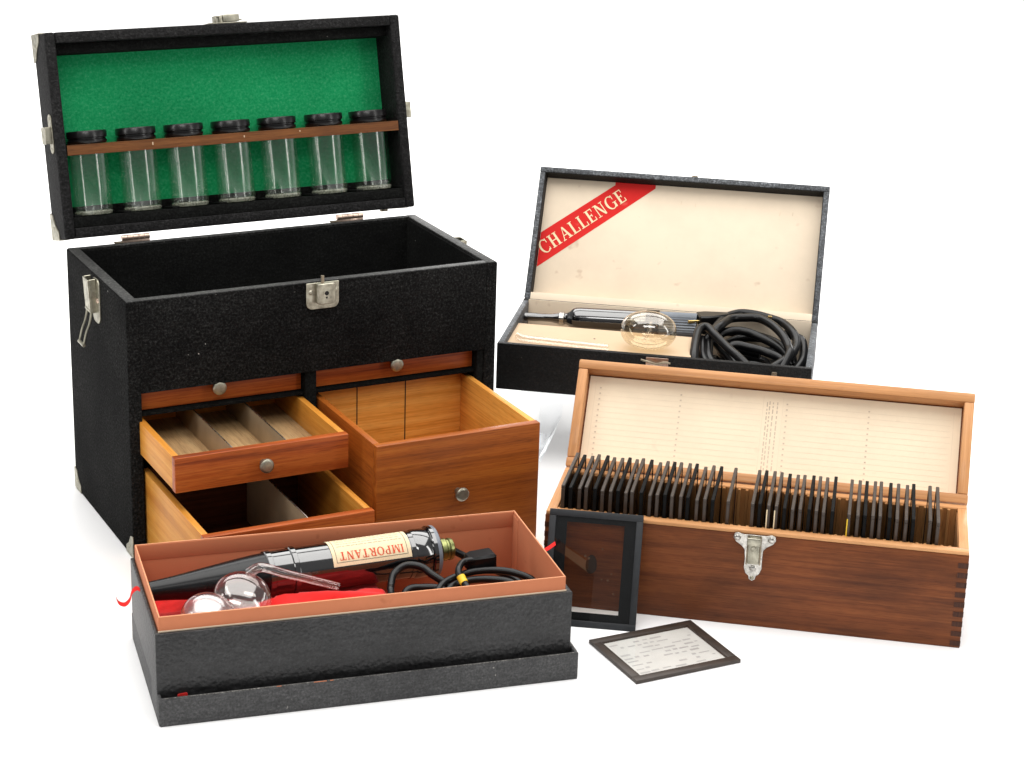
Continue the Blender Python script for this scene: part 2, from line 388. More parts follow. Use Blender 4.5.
# grey worn rim on top
b.box(.0012, .0113, .0010, D - .001, H - .0006, H + .0004, 2, .0002); b.box(.3587, W - .0012, .0010, D - .001, H - .0006, H + .0004, 2, .0002)
b.box(.0113, .3587, .0012, .0094, H - .0009, H + .0003, 2, .0002); b.box(.0113, .3587, D - .0072, D - .001, H - .0009, H + .0003, 2, .0002)
b.build('case_body', ['case', 'liner', 'edge'], case)

def drawer(u0, u1, v0, v1, z0, z1, front='front_x', side='honey_y', inner='honey_x', ft=.0085, wt=.0065, left=None, label=None, floor_m='ply', dividers=(), knob=True, knobz=None, grooves=()):
    d = MB()
    d.box(u0, u1, v0, v0 + ft, z0, z1, 0, .0007)
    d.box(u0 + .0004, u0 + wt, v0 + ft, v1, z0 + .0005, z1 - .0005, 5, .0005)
    d.box(u1 - wt, u1 - .0004, v0 + ft, v1, z0 + .0005, z1 - .0005, 1, .0005)
    d.box(u0 + wt, u1 - wt, v1 - wt, v1 - .0004, z0 + .0005, z1 - .0008, 2, .0004)
    d.box(u0 + wt, u1 - wt, v0 + ft, v1 - wt, z0 + .002, z0 + .006, 3, 0)
    for g in grooves: d.box(g - .0005, g + .0005, v1 - wt - .0003, v1 - wt + .001, z0 + .006, z1 - .0008, 4, 0)
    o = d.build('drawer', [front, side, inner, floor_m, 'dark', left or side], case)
    if label: o['label'] = label
    zk = knobz if knobz else (z0 + z1) / 2
    if knob:
        k = MB(); uk = knob - .0036; zk += .0036
        k.lathe([(-.001, .0), (-.001, .0032), (.004, .0030), (.0065, .0054), (.0090, .0066), (.0108, .0065), (.0118, .0054), (.0121, .0044), (.0118, .0)], frame((uk, v0, zk), (0, -1, 0), (1, 0, 0)), seg=28)
        k.build('knob', 'nickel', o)
    for (ud, va, vb, top) in dividers:
        q = MB(); q.box(ud - .0005, ud + .0005, va, vb, z0 + .006, top - .0006, 0, .0001); q.box(ud - .0006, ud + .0006, va, vb, top - .0006, top, 1, .0002); q.build('divider', ['divider', 'steel'], o)
    return o
drawer(.0135, .1708, .0115, .17, .1405, .1600, label='shallow closed drawer under the front panel on the left', knob=.0904, knobz=.1522)
drawer(.1855, .3500, .0115, .17, .1405, .1600, label='shallow closed drawer above the deep drawer', knob=.2687, knobz=.1522)
drawer(.0092, .1722, -.1015, .075, .1020, .1343, label='partly open middle drawer with two metal dividers', knob=.0938, knobz=.1158,
       dividers=[(.0660, -.0925, .068, .1328), (.1162, -.0925, .068, .1328)])
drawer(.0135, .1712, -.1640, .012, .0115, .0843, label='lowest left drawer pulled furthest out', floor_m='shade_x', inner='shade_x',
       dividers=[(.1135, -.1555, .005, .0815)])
drawer(.1850, .3495, -.1350, .0275, .0120, .1318, label='deep open drawer with an empty wooden interior', front='teak_x', left='teak_y', inner='walnut_x', side='walnut_y', knob=.2697, knobz=.0735, floor_m='walnut_x',  # darker left board: shade between the drawers put into its veneer
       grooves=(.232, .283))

# front lock
k = MB(); F0 = frame((0, 0, 0), (1, 0, 0), (0, 0, 1))     # x right, y up, z = -v (out of the front)
k.prism(roundrect(.1713, .2037, .2220, .2474, .006, 5, (1, 1, 0, 0)), F0, .0002, .0016, 0, .0003)
k.prism(roundrect(.1800, .1985, .2275, .2474, .0025, 4), F0, .0016, .0070, 0, .0006)
for uu in (.1757, .2005): k.lathe([(.0016, .0), (.0016, .0022), (.0023, .0016), (.0026, 0)], frame((uu, 0, .2385), (0, -1, 0), (1, 0, 0)), seg=14)
k.lathe([(.0068, .0033), (.0074, .0033), (.0074, .0022), (.0071, .0022)], frame((.1893, 0, .2382), (0, -1, 0), (1, 0, 0)), seg=20)
k.prism([(.1893 + .0021 * math.cos(a * PI / 8), .2382 + .0021 * math.sin(a * PI / 8)) for a in range(16)], F0, .0069, .00715, 1)
k.prism(roundrect(.1884, .1902, .2330, .2365, .0006, 3), F0, .0069, .00718, 1)
k.tube([(.1862, -.0042, .246), (.1862, -.0042, .2545)], .0017, 2, 12, True, 1, False)
k.build('lock', ['nickel', 'dark', 'dull'], case)

# side catches with their wire bails
def side_catch(sgn, u):
    k = MB(); f = frame((u, 0, 0), (0, 1, 0), (0, 0, 1)) if sgn > 0 else frame((u, 0, 0), (0, 1, 0), (0, 0, 1))
    def P(x0, x1, y0, y1, o0, o1, r, m=0):
        if sgn > 0: k.prism(roundrect(x0, x1, y0, y1, r, 4), f, o0, o1, m, .0003)
        else: k.prism(roundrect(x0, x1, y0, y1, r, 4), f, -o1, -o0, m, .0003)
    P(.0785, .1010, .2035, .2462, .0001, .0016, .008)
    o = sgn
    fm = frame((u + o * .0030, .0955, .2400), (0, 1, 0), (o * .06, 0, 1))
    for x0, x1, d0, d1 in ((-.0080, .0080, .0050, .0062), (-.0080, -.0069, -.0014, .0050), (.0069, .0080, -.0014, .0050)):
        k.box(x0, x1, -.0265, .0060, min(o * d0, o * d1), max(o * d0, o * d1), 0, .0004, 1, fm)
    w = [(u + o * .006, .0888, .2160), (u + o * .0085, .0885, .2040), (u + o * .0120, .0885, .1950), (u + o * .0150, .0885, .1830)]
    k.tube(w, .0011, 0, 8); k.tube([(a, .1022, c) for a, _, c in w], .0011, 0, 8)
    k.tube([(u + o * .0150, .0872, .1830), (u + o * .0150, .1036, .1830)], .0016, 0, 10, True, 1, False)
    k.box(min(u, u + o * .0085), max(u, u + o * .0085), .0875, .1030, .2145, .2165, 0, .0005)
    k.lathe([(0, .0026), (.0012, .0019), (.0014, 0)], frame((u + o * .0016, .0835, .2262), (o, 0, 0), (0, 1, 0)), 1, 14)
    k.build('side_catch', ['nickel', 'copper'], case)
side_catch(-1, 0); side_catch(1, W)

# corner guards on the foot of the case
def guard(name, c, sx, sy, sz, r, parent, th=.0008, mat='nickel', axes=('x', 'y', 'z')):
    """three-leaved metal corner: c is the outer corner, s the direction of each edge inwards"""
    k = MB()
    leaf = lambda: [(0, 0), (r, 0), (r * .93, r * .30), (r * .62, r * .50), (r * .50, r * .62), (r * .30, r * .93), (0, r)]
    X, Y, Z = Vector((sx, 0, 0)), Vector((0, sy, 0)), Vector((0, 0, sz))
    for (a, bb, nrm, key) in ((Y, Z, X, 'x'), (X, Z, Y, 'y'), (X, Y, Z, 'z')):
        if key not in axes: continue
        f = Matrix(((a.x, bb.x, -nrm.x, c[0]), (a.y, bb.y, -nrm.y, c[1]), (a.z, bb.z, -nrm.z, c[2]), (0, 0, 0, 1)))
        k.prism([(p - th * .9, q - th * .9) if (p == 0 and q == 0) else (p - (th * .9 if p == 0 else 0), q - (th * .9 if q == 0 else 0)) for p, q in leaf()], f, -.0002, th, 0, .0003)
    c0 = Vector(c)
    nn = Vector((-sx, 0, 0))
    k.lathe([(0, .0021), (.0007, .0014), (.0009, 0)], frame(c0 + X * (-th) + Y * r * .42 + Z * r * .42, (-sx, 0, 0), (0, 1, 0)), 0, 12)
    return k.build(name, mat, parent)
for cx, sx in ((0, 1), (W, -1)):
    guard('corner_guard', (cx, D, .0012), sx, -1, 1, .021, case, axes=('x', 'y')); guard('corner_guard', (cx, 0, .0012), sx, 1, 1, .021, case, axes=('x',))

# hinges between case and lid
LT = PI - 1.813
for u0, u1 in ((.0555, .0840), (.2815, .3110)):
    k = MB(); n = 5; y0, z0 = D + .0012, H + .0045
    for i in range(n):
        a, c = u0 + (u1 - u0) * i / n, u0 + (u1 - u0) * (i + 1) / n - .0005
        k.lathe([(a, 0), (a, .0027), (c, .0027), (c, 0)], frame((0, y0, z0), (1, 0, 0), (0, 1, 0)), 0, 16)
    k.box(u0, u1, D + .0008, D + .0016, H - .016, H + .0022, 0, .0002)
    k.box(u0 - .008, u0 + .0005, D - .003, D + .0014, H + .0005, H + .0016, 1, .0003)
    k.build('hinge', ['copper', 'dull'], case)

# lid: x along the case, y away from the hinge, z towards the opening plane (z = 0)
lid = None
lw = MB(); LD = .198; DP = -.0465
lw.box(0, .0105, 0, LD, DP, 0, 0, .0024, 3); lw.box(W - .0105, W, 0, LD, DP, 0, 0, .0024, 3)
lw.box(.0105, W - .0105, .0002, .0103, DP + .0002, -.0003, 0, .0012); lw.box(.0105, W - .0105, LD - .0105, LD - .0002, DP + .0002, -.0003, 0, .0012)
lw.box(.0105, W - .0105, .0103, LD - .0105, DP + .0004, DP + .004, 0, 0)
# black stand under the vials, black strip under the top edge for a lip and its painted shadow, lining of the ends
lw.box(.0107, W - .0107, .0103, .0205, DP + .004, -.0030, 1, .0006)
lw.box(.0107, W - .0107, .0205, .0300, DP + .0045, DP + .0072, 1, .0004)
lw.box(.0107, W - .0107, LD - .0205, LD - .0105, DP + .004, -.0120, 1, .0012)
for i in range(8):
    uu = .0125 + i * .0492
    lw.box(uu, uu + .0075, .0205, .0228, DP + .010, -.0050, 1, .0008)
lid = lw.build('lid', ['lidcase', 'liner'], case)
lid.location = (0, D, H + .0083); lid.rotation_euler = (LT, 0, 0)
k = MB(); k.box(.0107, W - .0107, .0285, LD - .0205, DP + .0042, DP + .0062, 0, 0); k.build('green_lining', 'felt', lid)
# pierced wooden rail that holds the vials
VX = [.0362, .0855, .1345, .1838, .2330, .2840, .3334]; VZ_ = -.0208; VR = .0193
k = MB(); y0, y1 = .0802, .0900; xs = [.0109] + [(VX[i] + VX[i + 1]) / 2 for i in range(6)] + [W - .0109]; za, zb = DP + .0065, -.0010
for i, cx in enumerate(VX):
    x0, x1 = xs[i], xs[i + 1]; n = 40; hole = []; rim = []
    angs = sorted([2 * PI * j / n for j in range(n)] + [math.atan2(q - VZ_, p - cx) % (2 * PI) for p in (x0, x1) for q in (za, zb)])
    for a in angs:
        c, s = math.cos(a), math.sin(a); hole.append((cx + (VR + .0004) * c, VZ_ + (VR + .0004) * s))
        tt = min([((x1 - cx) / c) if c > 1e-9 else 9, ((x0 - cx) / c) if c < -1e-9 else 9, ((zb - VZ_) / s) if s > 1e-9 else 9, ((za - VZ_) / s) if s < -1e-9 else 9])
        rim.append((cx + tt * c, VZ_ + tt * s))
    m = len(angs)
    for j in range(m):
        j2 = (j + 1) % m
        for yy in (y0, y1): k.poly([(hole[j][0], yy, hole[j][1]), (hole[j2][0], yy, hole[j2][1]), (rim[j2][0], yy, rim[j2][1]), (rim[j][0], yy, rim[j][1])])
        k.poly([(hole[j][0], y0, hole[j][1]), (hole[j2][0], y0, hole[j2][1]), (hole[j2][0], y1, hole[j2][1]), (hole[j][0], y1, hole[j][1])])
        if abs(rim[j][1] - zb) < 1e-6 and abs(rim[j2][1] - zb) < 1e-6 or abs(rim[j][1] - za) < 1e-6 and abs(rim[j2][1] - za) < 1e-6:
            k.poly([(rim[j][0], y0, rim[j][1]), (rim[j2][0], y0, rim[j2][1]), (rim[j2][0], y1, rim[j2][1]), (rim[j][0], y1, rim[j][1])])
for nx, ny_, nl in ((.096, .004, .003), (.1905, .0045, .002), (.250, .006, .0015)):
    k.box(nx - .0006, nx + .0006, y0 + ny_, y0 + ny_ + nl, zb - .0004, zb + .0001, 1, .0002)
k.build('vial_rail', ['rail', 'deckpaper'], lid)
# lid furniture: top catch, end catches, corners
k = MB()
k.box(.166, .206, LD + .0001, LD + .0013, -.024, -.004, 0, .0004)
for x0, x1, h0, h1 in ((.1735, .1748, .0013, .0078), (.1775, .1810, .0013, .0078)): k.box(x0, x1, LD + h0, LD + h1, -.016, -.006, 0, .0004)
k.box(.1735, .1810, LD + .0070, LD + .0080, -.016, -.006, 0, .0003)
k.box(.1815, .1985, LD + .0020, LD + .0090, -.020, -.005, 0, .0008)
k.box(.1985, .2015, LD + .0030, LD + .0042, -.018, -.006, 0, .0004)
k.build('top_catch', 'nickel', lid)
for sgn, u in ((-1, 0), (1, W)):
    k = MB(); f = frame((u, 0, -.011), (0, 1, 0), (0, 0, 1))
    q = (lambda a, c: (a, c)) if sgn > 0 else (lambda a, c: (-c, -a))
    k.prism(roundrect(.083, .121, -.006, .006, .0058, 6), f, *q(.0001, .0012), 0, .0003)
    k.prism(roundrect(.0925, .109, -.0045, .0045, .001, 3), f, *q(.0012, .0075), 0, .0005)
    k.prism(roundrect(.0925, .109, -.0100, -.0045, .001, 3), f, *q(.0055, .0075), 0, .0005)
    for yy in (.0875, .1165): k.lathe([(.0012, .0018), (.0018, .0012), (.002, 0)], frame((u, yy, -.011), (sgn, 0, 0), (0, 1, 0)), 0, 12)
    k.build('end_catch', 'nickel', lid)
    for yy, sy in ((0, 1), (LD, -1)): guard('corner_guard', (u, yy, DP), -sgn, sy, 1, .026, lid, .0011)
# shiny nail heads along the lower edge
k = MB(); k.box(.334, .341, -.0022, .0004, -.012, -.006, 0, .0006); k.build('lid_stop', 'dull', lid)

# vials in the lid: same frame as the lid
Lm = Matrix.Translation(CB) @ Matrix.Rotation(CA, 4, 'Z') @ Matrix.Translation((0, D, H + .0083)) @ Matrix.Rotation(LT, 4, 'X')
ORD = ['first', 'second', 'third', 'fourth', 'fifth', 'sixth', 'seventh', 'eighth', 'ninth', 'tenth', 'eleventh', 'twelfth', 'thirteenth', 'fourteenth', 'fifteenth', 'sixteenth', 'seventeenth', 'eighteenth', 'nineteenth', 'twentieth']
YF = frame((0, 0, 0), (0, 1, 0), (1, 0, 0))
def vial_meshes():
    g = MB(); L_ = .0795 - .0235
    prof = [(0, 0), (.0, .0170), (.0006, .0184), (.002, .0190), (.0605, .0190), (.065, .0160), (.068, .0150), (.074, .0150)]
    g.lathe(prof, YF, 0, 48)
    inner = [(.0035, 0), (.0035, .0150), (.0050, .0178), (.060, .0178), (.0645, .0148), (.074, .0138)]
    g.lathe(inner, YF, 0, 48)
    base = MB(); base.lathe([(.0004, 0), (.0004, .0174), (.0030, .0186), (.0042, .0172), (.0034, .012), (.0032, 0)], YF, 0, 48)
    c = MB()
    c.lathe([(.0692, .0), (.0692, .0186), (.0705, .0193), (.0727, .0193), (.0734, .0183), (.0746, .0183), (.0752, .0197), (.0806, .0197), (.0814, .0193), (.0817, .0186), (.0815, .0)], YF, 0, 48)
    return g, base, c
VLAB = ['leftmost of the seven clear vials in the green lined lid',
        'second clear vial from the left in the green lined lid',
        'third clear vial from the left in the green lined lid',
        'fourth clear vial from the left, middle of the seven in the lid',
        'fifth clear vial from the left, just right of the middle one',
        'sixth clear vial from the left, next to the rightmost one',
        'rightmost of the seven clear vials in the green lined lid']
for i, x in enumerate(VX):
    o = Lm @ Vector((x, .0212, VZ_))
    if i == 0:
        t = thing('glass_vial', VLAB[0], 'vial', o, 0, 'capped glass vials in the case lid'); t.rotation_euler = (Matrix.Rotation(CA, 4, 'Z') @ Matrix.Rotation(LT, 4, 'X')).to_euler()
        g, bs, c = vial_meshes()
        p0 = g.build('vial_body', 'vial', t, recalc=False); p2 = bs.build('vial_base', 'vialbase', t); p1 = c.build('cap', 'cap', t); v0 = t
    else:
        t = v0.copy(); COL.objects.link(t); t.location = o; t['label'] = VLAB[i]
        for p in (p0, p2, p1):
            q = p.copy(); COL.objects.link(q); q.parent = t
    t.rotation_euler = (Matrix.Rotation(CA, 4, 'Z') @ Matrix.Rotation(LT, 4, 'X') @ Matrix.Rotation(random.uniform(0, 6), 4, 'Y')).to_euler()

# ================================================================== 2. lantern slide box
SA = -.1751; SB = (.033, 1.7018, 0); SW, SD, SH = .3672, .1086, .0903
sbox = thing('slide_box', 'long dark mahogany slide box with open lid, steel catch and cream index sheet', 'box', SB, SA)
b = MB()
b.box(0, SW, 0, .0088, 0, SH - .0035, 0, .0008); b.box(0, SW, SD - .0088, SD, 0, SH - .0035, 0, .0008)
b.box(.0003, .0088, .0088, SD - .0088, 0, SH - .0035, 2, .0008); b.box(SW - .0088, SW - .0003, .0088, SD - .0088, 0, SH - .0035, 2, .0008)
b.box(.0088, SW - .0088, .0088, SD - .0088, .0, .006, 1, 0)
# pale sanded top edge of the four walls
b.box(.0006, SW - .0006, .0005, .0092, SH - .0034, SH, 3, .0008); b.box(.0006, SW - .0006, SD - .0092, SD - .0005, SH - .0034, SH, 3, .0008)
b.box(.0006, .0090, .0093, SD - .0093, SH - .0034, SH - .0001, 4, .0006); b.box(SW - .0090, SW - .0006, .0093, SD - .0093, SH - .0034, SH - .0001, 4, .0006)
b.box(.0088, .0095, .0092, SD - .0092, .006, SH - .004, 4, 0); b.box(SW - .0095, SW - .0088, .0092, SD - .0092, .006, SH - .004, 4, 0)
nj = 9
for i in range(nj):
    z0 = .002 + i * (SH - .008) / nj; z1 = z0 + (SH - .008) / nj * .52
    for x0, x1 in ((-.0002, .0088), (SW - .0088, SW + .0002)): b.box(x0, x1, -.00025, .002, z0, z1, 5, 0)
b.build('box_body', ['maho_x', 'cedar_x', 'maho_y', 'cedar_x', 'cedar_y', 'joint'], sbox)
pitch = .00695
for y0, y1 in ((.0092, .0132), (SD - .0132, SD - .0092)):
    k = MB(); x = .0100
    k.box(.0096, SW - .0096, y0 if y0 < .05 else y1 - .0012, y0 + .0012 if y0 < .05 else y1, .006, SH - .0006, 0, 0)
    while x < SW - .012:
        k.box(x - .0013, x + .0013, (y0 + .0012) if y0 < .05 else y0, y1 if y0 < .05 else y1 - .0012, .006, SH - .0008, 0, .0004, 1); x += pitch
    k.build('slot_rack', 'rack', sbox)
# lid
ST = PI - 2.2322; SLD = .1059; SLT = -.0225
k = MB()
k.box(0, SW, 0, .0092, SLT, 0, 0, .0015); k.box(0, SW, SLD - .0092, SLD, SLT, 0, 0, .0015)
k.box(.0003, .0092, .0092, SLD - .0092, SLT, -.0002, 1, .0012); k.box(SW - .0092, SW - .0003, .0092, SLD - .0092, SLT, -.0002, 1, .0012)
k.box(.0092, SW - .0092, .0092, SLD - .0092, SLT + .0005, SLT + .006, 2, 0)
slid = k.build('lid', ['cedar_x', 'cedar_y', 'maho_x'], sbox); slid.location = (0, SD, SH + .0012); slid.rotation_euler = (ST, 0, 0)
k = MB(); zz = SLT + .0062; k.box(.0105, SW - .0105, .0105, SLD - .0105, SLT + .006, zz, 0, 0)
sheet = k.build('index_sheet', 'list', slid)
k = MB(); zz += .00012
R_ = lambda x0, x1, y0, y1, m=0: k.poly([(x0, y0, zz), (x1, y0, zz), (x1, y1, zz), (x0, y1, zz)], m)
for x0, x1 in ((.0185, .1740), (.1945, .3480)):
    for i in range(13):
        y = .0165 + i * .0055; R_(x0, x1, y, y + .00022)
    for xc in (x0 + .0022, (x0 + x1) / 2 + .001):
        for i in range(13): R_(xc, xc + .0016, .0175 + i * .0055, .0190 + i * .0055, 1)
for x in (.0165, .1752, .1935, .3500): R_(x, x + .00025, .0145, .0905)
for x in (.1785, .1808, .1840, .1880):
    y = .018
    while y < .086:
        L_ = random.uniform(.0015, .005); R_(x, x + .0011, y, y + L_, 1); y += L_ + random.uniform(.0010, .0022)
k.build('printed_lines', ['print', 'printdark'], sheet, recalc=False)
# catch on the front
k = MB()
pl = [(.1662, .0835), (.1672, .0875), (.1700, .0885), (.1745, .0872), (.1845, .0872), (.1945, .0872), (.1995, .0885), (.2024, .0872), (.2030, .0832), (.2008, .0798), (.1955, .0765), (.1926, .0730), (.1922, .0640), (.1925, .0560), (.1905, .0508), (.1880, .0488), (.1872, .0455), (.1845, .0438), (.1818, .0455), (.1810, .0488), (.1785, .0508), (.1768, .0560), (.1772, .0640), (.1764, .0730), (.1735, .0765), (.1685, .0798)]
k.prism(pl, F0, .0003, .0016, 0, .0003)
k.box(.1796, .1896, -.0052, -.0016, .0610, .0850, 2, .0008, 2); k.box(.1785, .1907, -.0075, -.0046, .0790, .0862, 2, .0012, 2)
k.box(.1783, .1795, -.0040, -.0016, .0600, .0855, 1, .0003); k.box(.1897, .1909, -.0040, -.0016, .0600, .0855, 1, .0003)
k.lathe([(0, .0028), (.0006, .0022), (.0006, .0012), (.0002, 0)], frame((.1846, -.0052, .0755), (0, -1, 0), (1, 0, 0)), 2, 18)
for x, y, r in ((.1697, .0838, .0030), (.1992, .0838, .0030), (.1846, .0560, .0030), (.1846, .0468, .0019)):
    k.lathe([(0, r), (.0007, r * .8), (.0012, r * .35), (.0013, 0)], frame((x, -.0016, y), (0, -1, 0), (1, 0, 0)), 2 if y < .05 else 0, 16)
k.build('latch', ['steel', 'dull', 'nickel'], sbox)

# glass slides standing in the slots
SU = [12.7, 20.1, 27.4, 33.7, 41.4, 48.7, 55.0, 61.9, 68.9, 75.0, 83.1, 90.0, 96.6, 104.0, 110.1, 117.3, 123.7, 131.5, 138.5, 145.5, 158.4, 180.2, 186.3, 193.9, 200.3, 208.1, 214.4, 221.5, 228.4, 235.0, 241.8, 248.6, 263.1, 270.2, 276.7, 283.7, 290.0, 297.9, 304.6, 311.6, 318.5, 331.7, 338.9]
def slide_label(i):
    if i == 20: return 'lone dark edged slide standing in the gap between two blocks of slides'
    if i == 41: return 'left one of the pair of slides at the right end of the box'
    if i == 42: return 'rightmost slide in the wooden box, right one of the end pair'
    for a, c, t in ((0, 20, 'left block of twenty dark slides'), (20, 32, 'middle block of eleven dark slides'), (32, 41, 'block of nine dark slides right of the middle')):
        if a <= i < c:
            if a == 20: a = 21
            return ORD[i - a] + ' from the left in the ' + t
first = None
for i, u in enumerate(SU):
    wob = random.uniform(-.006, .006); lift = random.uniform(-.001, .0012)
    p = to_parent(SA, SB, (u / 1000, .0108, .0075 + lift))
    if first is None:
        g = MB(); g.box(-.0011, .0011, .0012, .0818, .0012, .1014, 0, 0)
        first = g.build('lantern_slide', 'slideglass'); tag(first, slide_label(0), 'glass slide', 'dark edged glass slides standing in the slide box')
        g = MB(); T_ = .0015
        g.box(-T_, T_, 0, .0832, .0996, .1030, 0, .0004, 1); g.box(-T_, T_, 0, .0832, 0, .0036, 0, .0004, 1)
        g.box(-T_, T_, 0, .0036, .0036, .0996, 0, .0004, 1); g.box(-T_, T_, .0796, .0832, .0036, .0996, 0, .0004, 1)
        tb = g.build('paper_border', 'browntape', first); o = first; first_tb = tb
    else:
        o = first.copy(); COL.objects.link(o); o['label'] = slide_label(i)
        q = first_tb.copy(); COL.objects.link(q); q.parent = o
        if i % 3 == 1: q.material_slots[0].link = 'OBJECT'; q.material_slots[0].material = M['tape']
    o.location = p; o.rotation_euler = (random.uniform(-.006, .006), wob, SA + random.uniform(-.006, .006))
    if i in (23, 24, 32):
        q = MB(); q.box(-.0017, -.0007, -.0004, .0004, .050, .0985, 0, .0001)
        q.build('paper_sliver', 'yellow' if i == 32 else 'label', o)

# ================================================================== 3. two loose slides
# leaning slide
LA = -.1277; LB = (.03248, 1.6599, 0); tilt = .352
g = MB(); w_, h_ = .0823, .1016
ls = thing('lantern_slide', 'framed glass slide with wide black border leaning against the slide box', 'glass slide', LB, LA)
R3 = Matrix.Rotation(-tilt, 4, 'X')   # local: x width, z up the slide, y thickness
def rim(g, w, h, a, y0, y1, m=0, bev=.0004):
    g.box(0, w, y0, y1, 0, a, m, bev); g.box(0, w, y0, y1, h - a, h, m, bev)
    g.box(0, a, y0, y1, a, h - a, m, bev); g.box(w - a, w, y0, y1, a, h - a, m, bev)
g.poly([(.002, .0009, .002), (w_ - .002, .0009, .002), (w_ - .002, .0009, h_ - .002), (.002, .0009, h_ - .002)])
plate = g.build('glass_plate', 'plate', ls, recalc=False)
g = MB(); rim(g, w_, h_, .0058, 0, .0028); edge = g.build('edge_tape', 'bluetape', ls)
ZK = 1.0
def zb4(x0, x1, z0, z1): g.box(x0, x1, .0023, .0027, z0 * ZK, z1 * ZK, 0, 0)
g = MB(); zb4(.0055, .0158, .0055, .0965); zb4(.0662, .0768, .0055, .0965); zb4(.0158, .0662, .0055, .0128); zb4(.0158, .0662, .0910, .0965)
mask = g.build('mask_border', 'tape', ls)
g = MB(); pq = lambda L, y, m: g.poly([(a, y, c * ZK) for a, c in L], m)
pq([(.0158, .0205), (.0662, .0205), (.0662, .0910), (.0158, .0910)], .0025, 0)
pq([(.0158, .0690), (.0158, .0615), (.0370, .0480), (.0420, .0515), (.0395, .0560)], .00245, 1)
pq([(.0395 + .0050 * math.cos(a), .0545 + .0095 * math.sin(a) * (1 if math.sin(a) > 0 else .8)) for a in [2 * PI * q / 14 for q in range(14)]], .0024, 2)
for _ in range(7):
    x, z, r = random.uniform(.02, .062), random.uniform(.024, .085), random.uniform(.0005, .0011)
    pq([(x + r * math.cos(a), z + r * math.sin(a)) for a in [2 * PI * q / 9 for q in range(9)]], .00238, 1)
im = g.build('photo_emulsion', ['image', 'imagelight', 'imagedark'], ls, recalc=False)
for o in (plate, edge, mask, im): o.rotation_euler = (-tilt, 0, 0); o.location = (0, .0, .0002)
# flat slide
FA = .4685; FB = (.1106, 1.551, 0)
fs = thing('lantern_slide', 'glass slide with brown black border lying flat on the white surface', 'glass slide', FB, FA)
w_, h_ = .1016, .0833
def rimf(g, w, h, a, z0, z1, m=0):
    g.box(0, w, 0, a, z0, z1, m, .0004); g.box(0, w, h - a, h, z0, z1, m, .0004); g.box(0, a, a, h - a, z0, z1, m, .0004); g.box(w - a, w, a, h - a, z0, z1, m, .0004)
g = MB(); rimf(g, w_, h_, .0082, .0002, .0034); g.build('edge_tape', 'browntape', fs)
g = MB(); g.poly([(.004, .004, .0029), (w_ - .004, .004, .0029), (w_ - .004, h_ - .004, .0029), (.004, h_ - .004, .0029)]); g.build('glass_plate', 'plate', fs, recalc=False)
g = MB(); zc = .0012; g.box(.006, w_ - .006, .006, h_ - .006, .0006, zc, 0, 0)
for r in range(9):
    y = .014 + r * .0066; x = .012
    while x < w_ - .014:
        L_ = random.uniform(.003, .011)
        if random.random() < .72:
            hh = random.uniform(.0014, .0030); yy = y + random.uniform(-.0008, .0008)
            g.poly([(x, yy, zc + .0001), (min(x + L_, w_ - .012), yy, zc + .0001), (min(x + L_, w_ - .012), yy + hh, zc + .0001), (x, yy + hh, zc + .0001)], 1)
        x += L_ + random.uniform(.001, .004)
g.build('printed_chart', ['chart', 'chartink'], fs, recalc=False)

# ================================================================== 4. black case with cream lining on an acrylic riser
VA = -.1649; VB = (-.0168, 2.0501, .0801); VW, VD, VH = .323, .1651, .05
rz = thing('display_riser', 'clear bent acrylic riser under the black cream lined case', 'riser', (VB[0], VB[1], 0), VA)
k = MB(); RT = .0799
k.box(.0250, .2900, .006, .155, RT - .004, RT, 0, .0012)
k.box(.0455, .0495, .006, .155, .0003, RT - .0041, 0, .0008); k.box(.2655, .2695, .006, .155, .0003, RT - .0041, 0, .0008)
k.build('acrylic_sheet', 'acrylic', rz)
vc = thing('wand_case', 'flat black case with cream lined open lid and red diagonal band', 'case', VB, VA)
b = MB(); wt = .0065
b.box(0, VW, 0, wt, 0, VH, 0, .0009); b.box(0, VW, VD - wt, VD, 0, VH, 0, .0009)
b.box(.0002, wt, wt, VD - wt, 0, VH - .0002, 1, .0009); b.box(VW - wt, VW - .0002, wt, VD - wt, 0, VH - .0002, 1, .0009)
b.box(wt, VW - wt, wt, VD - wt, .0005, .004, 0, 0)
b.build('case_body', ['blackfront', 'greycase'], vc)
k = MB()
k.box(wt + .0002, .1985, wt + .0002, .092, .0405, .0440, 0, .0005)                  # raised deck
k.box(wt + .0002, .1985, .0905, .092, .004, .0405, 0, 0); k.box(.1970, .1985, wt + .0002, .0905, .004, .0405, 0, 0)
k.box(wt + .0002, VW - wt - .0002, VD - wt - .0012, VD - wt - .0002, .004, VH + .0012, 1, .0002)   # cream back wall
k.box(.1990, VW - wt - .0002, wt + .0002, VD - wt - .0014, .0041, .0048, 2, 0); k.box(wt + .0002, .1968, .0922, VD - wt - .0014, .0041, .0048, 0, 0)  # cord compartment floor is dark: shadow among the loops painted in
for (x, y) in ((.0938, .0585), ): k.lathe([(0, .0013), (.0002, .0009), (.00022, 0)], frame((x, y, .0440), (0, 0, 1), (1, 0, 0)), 2, 12)
k.build('inner_deck', ['deckpaper', 'cream', 'dark'], vc)
VTt = PI - 2.1669; VLD = .1552; VLT = -.0215
k = MB()
k.box(0, VW, 0, .0062, VLT, 0, 0, .0010); k.box(0, VW, VLD - .0062, VLD, VLT, 0, 0, .0010)
k.box(.0002, .0062, .0062, VLD - .0062, VLT, -.0002, 0, .0010); k.box(VW - .0062, VW - .0002, .0062, VLD - .0062, VLT, -.0002, 0, .0010)
k.box(.0062, VW - .0062, .0062, VLD - .0062, VLT + .0005, VLT + .0035, 1, 0)
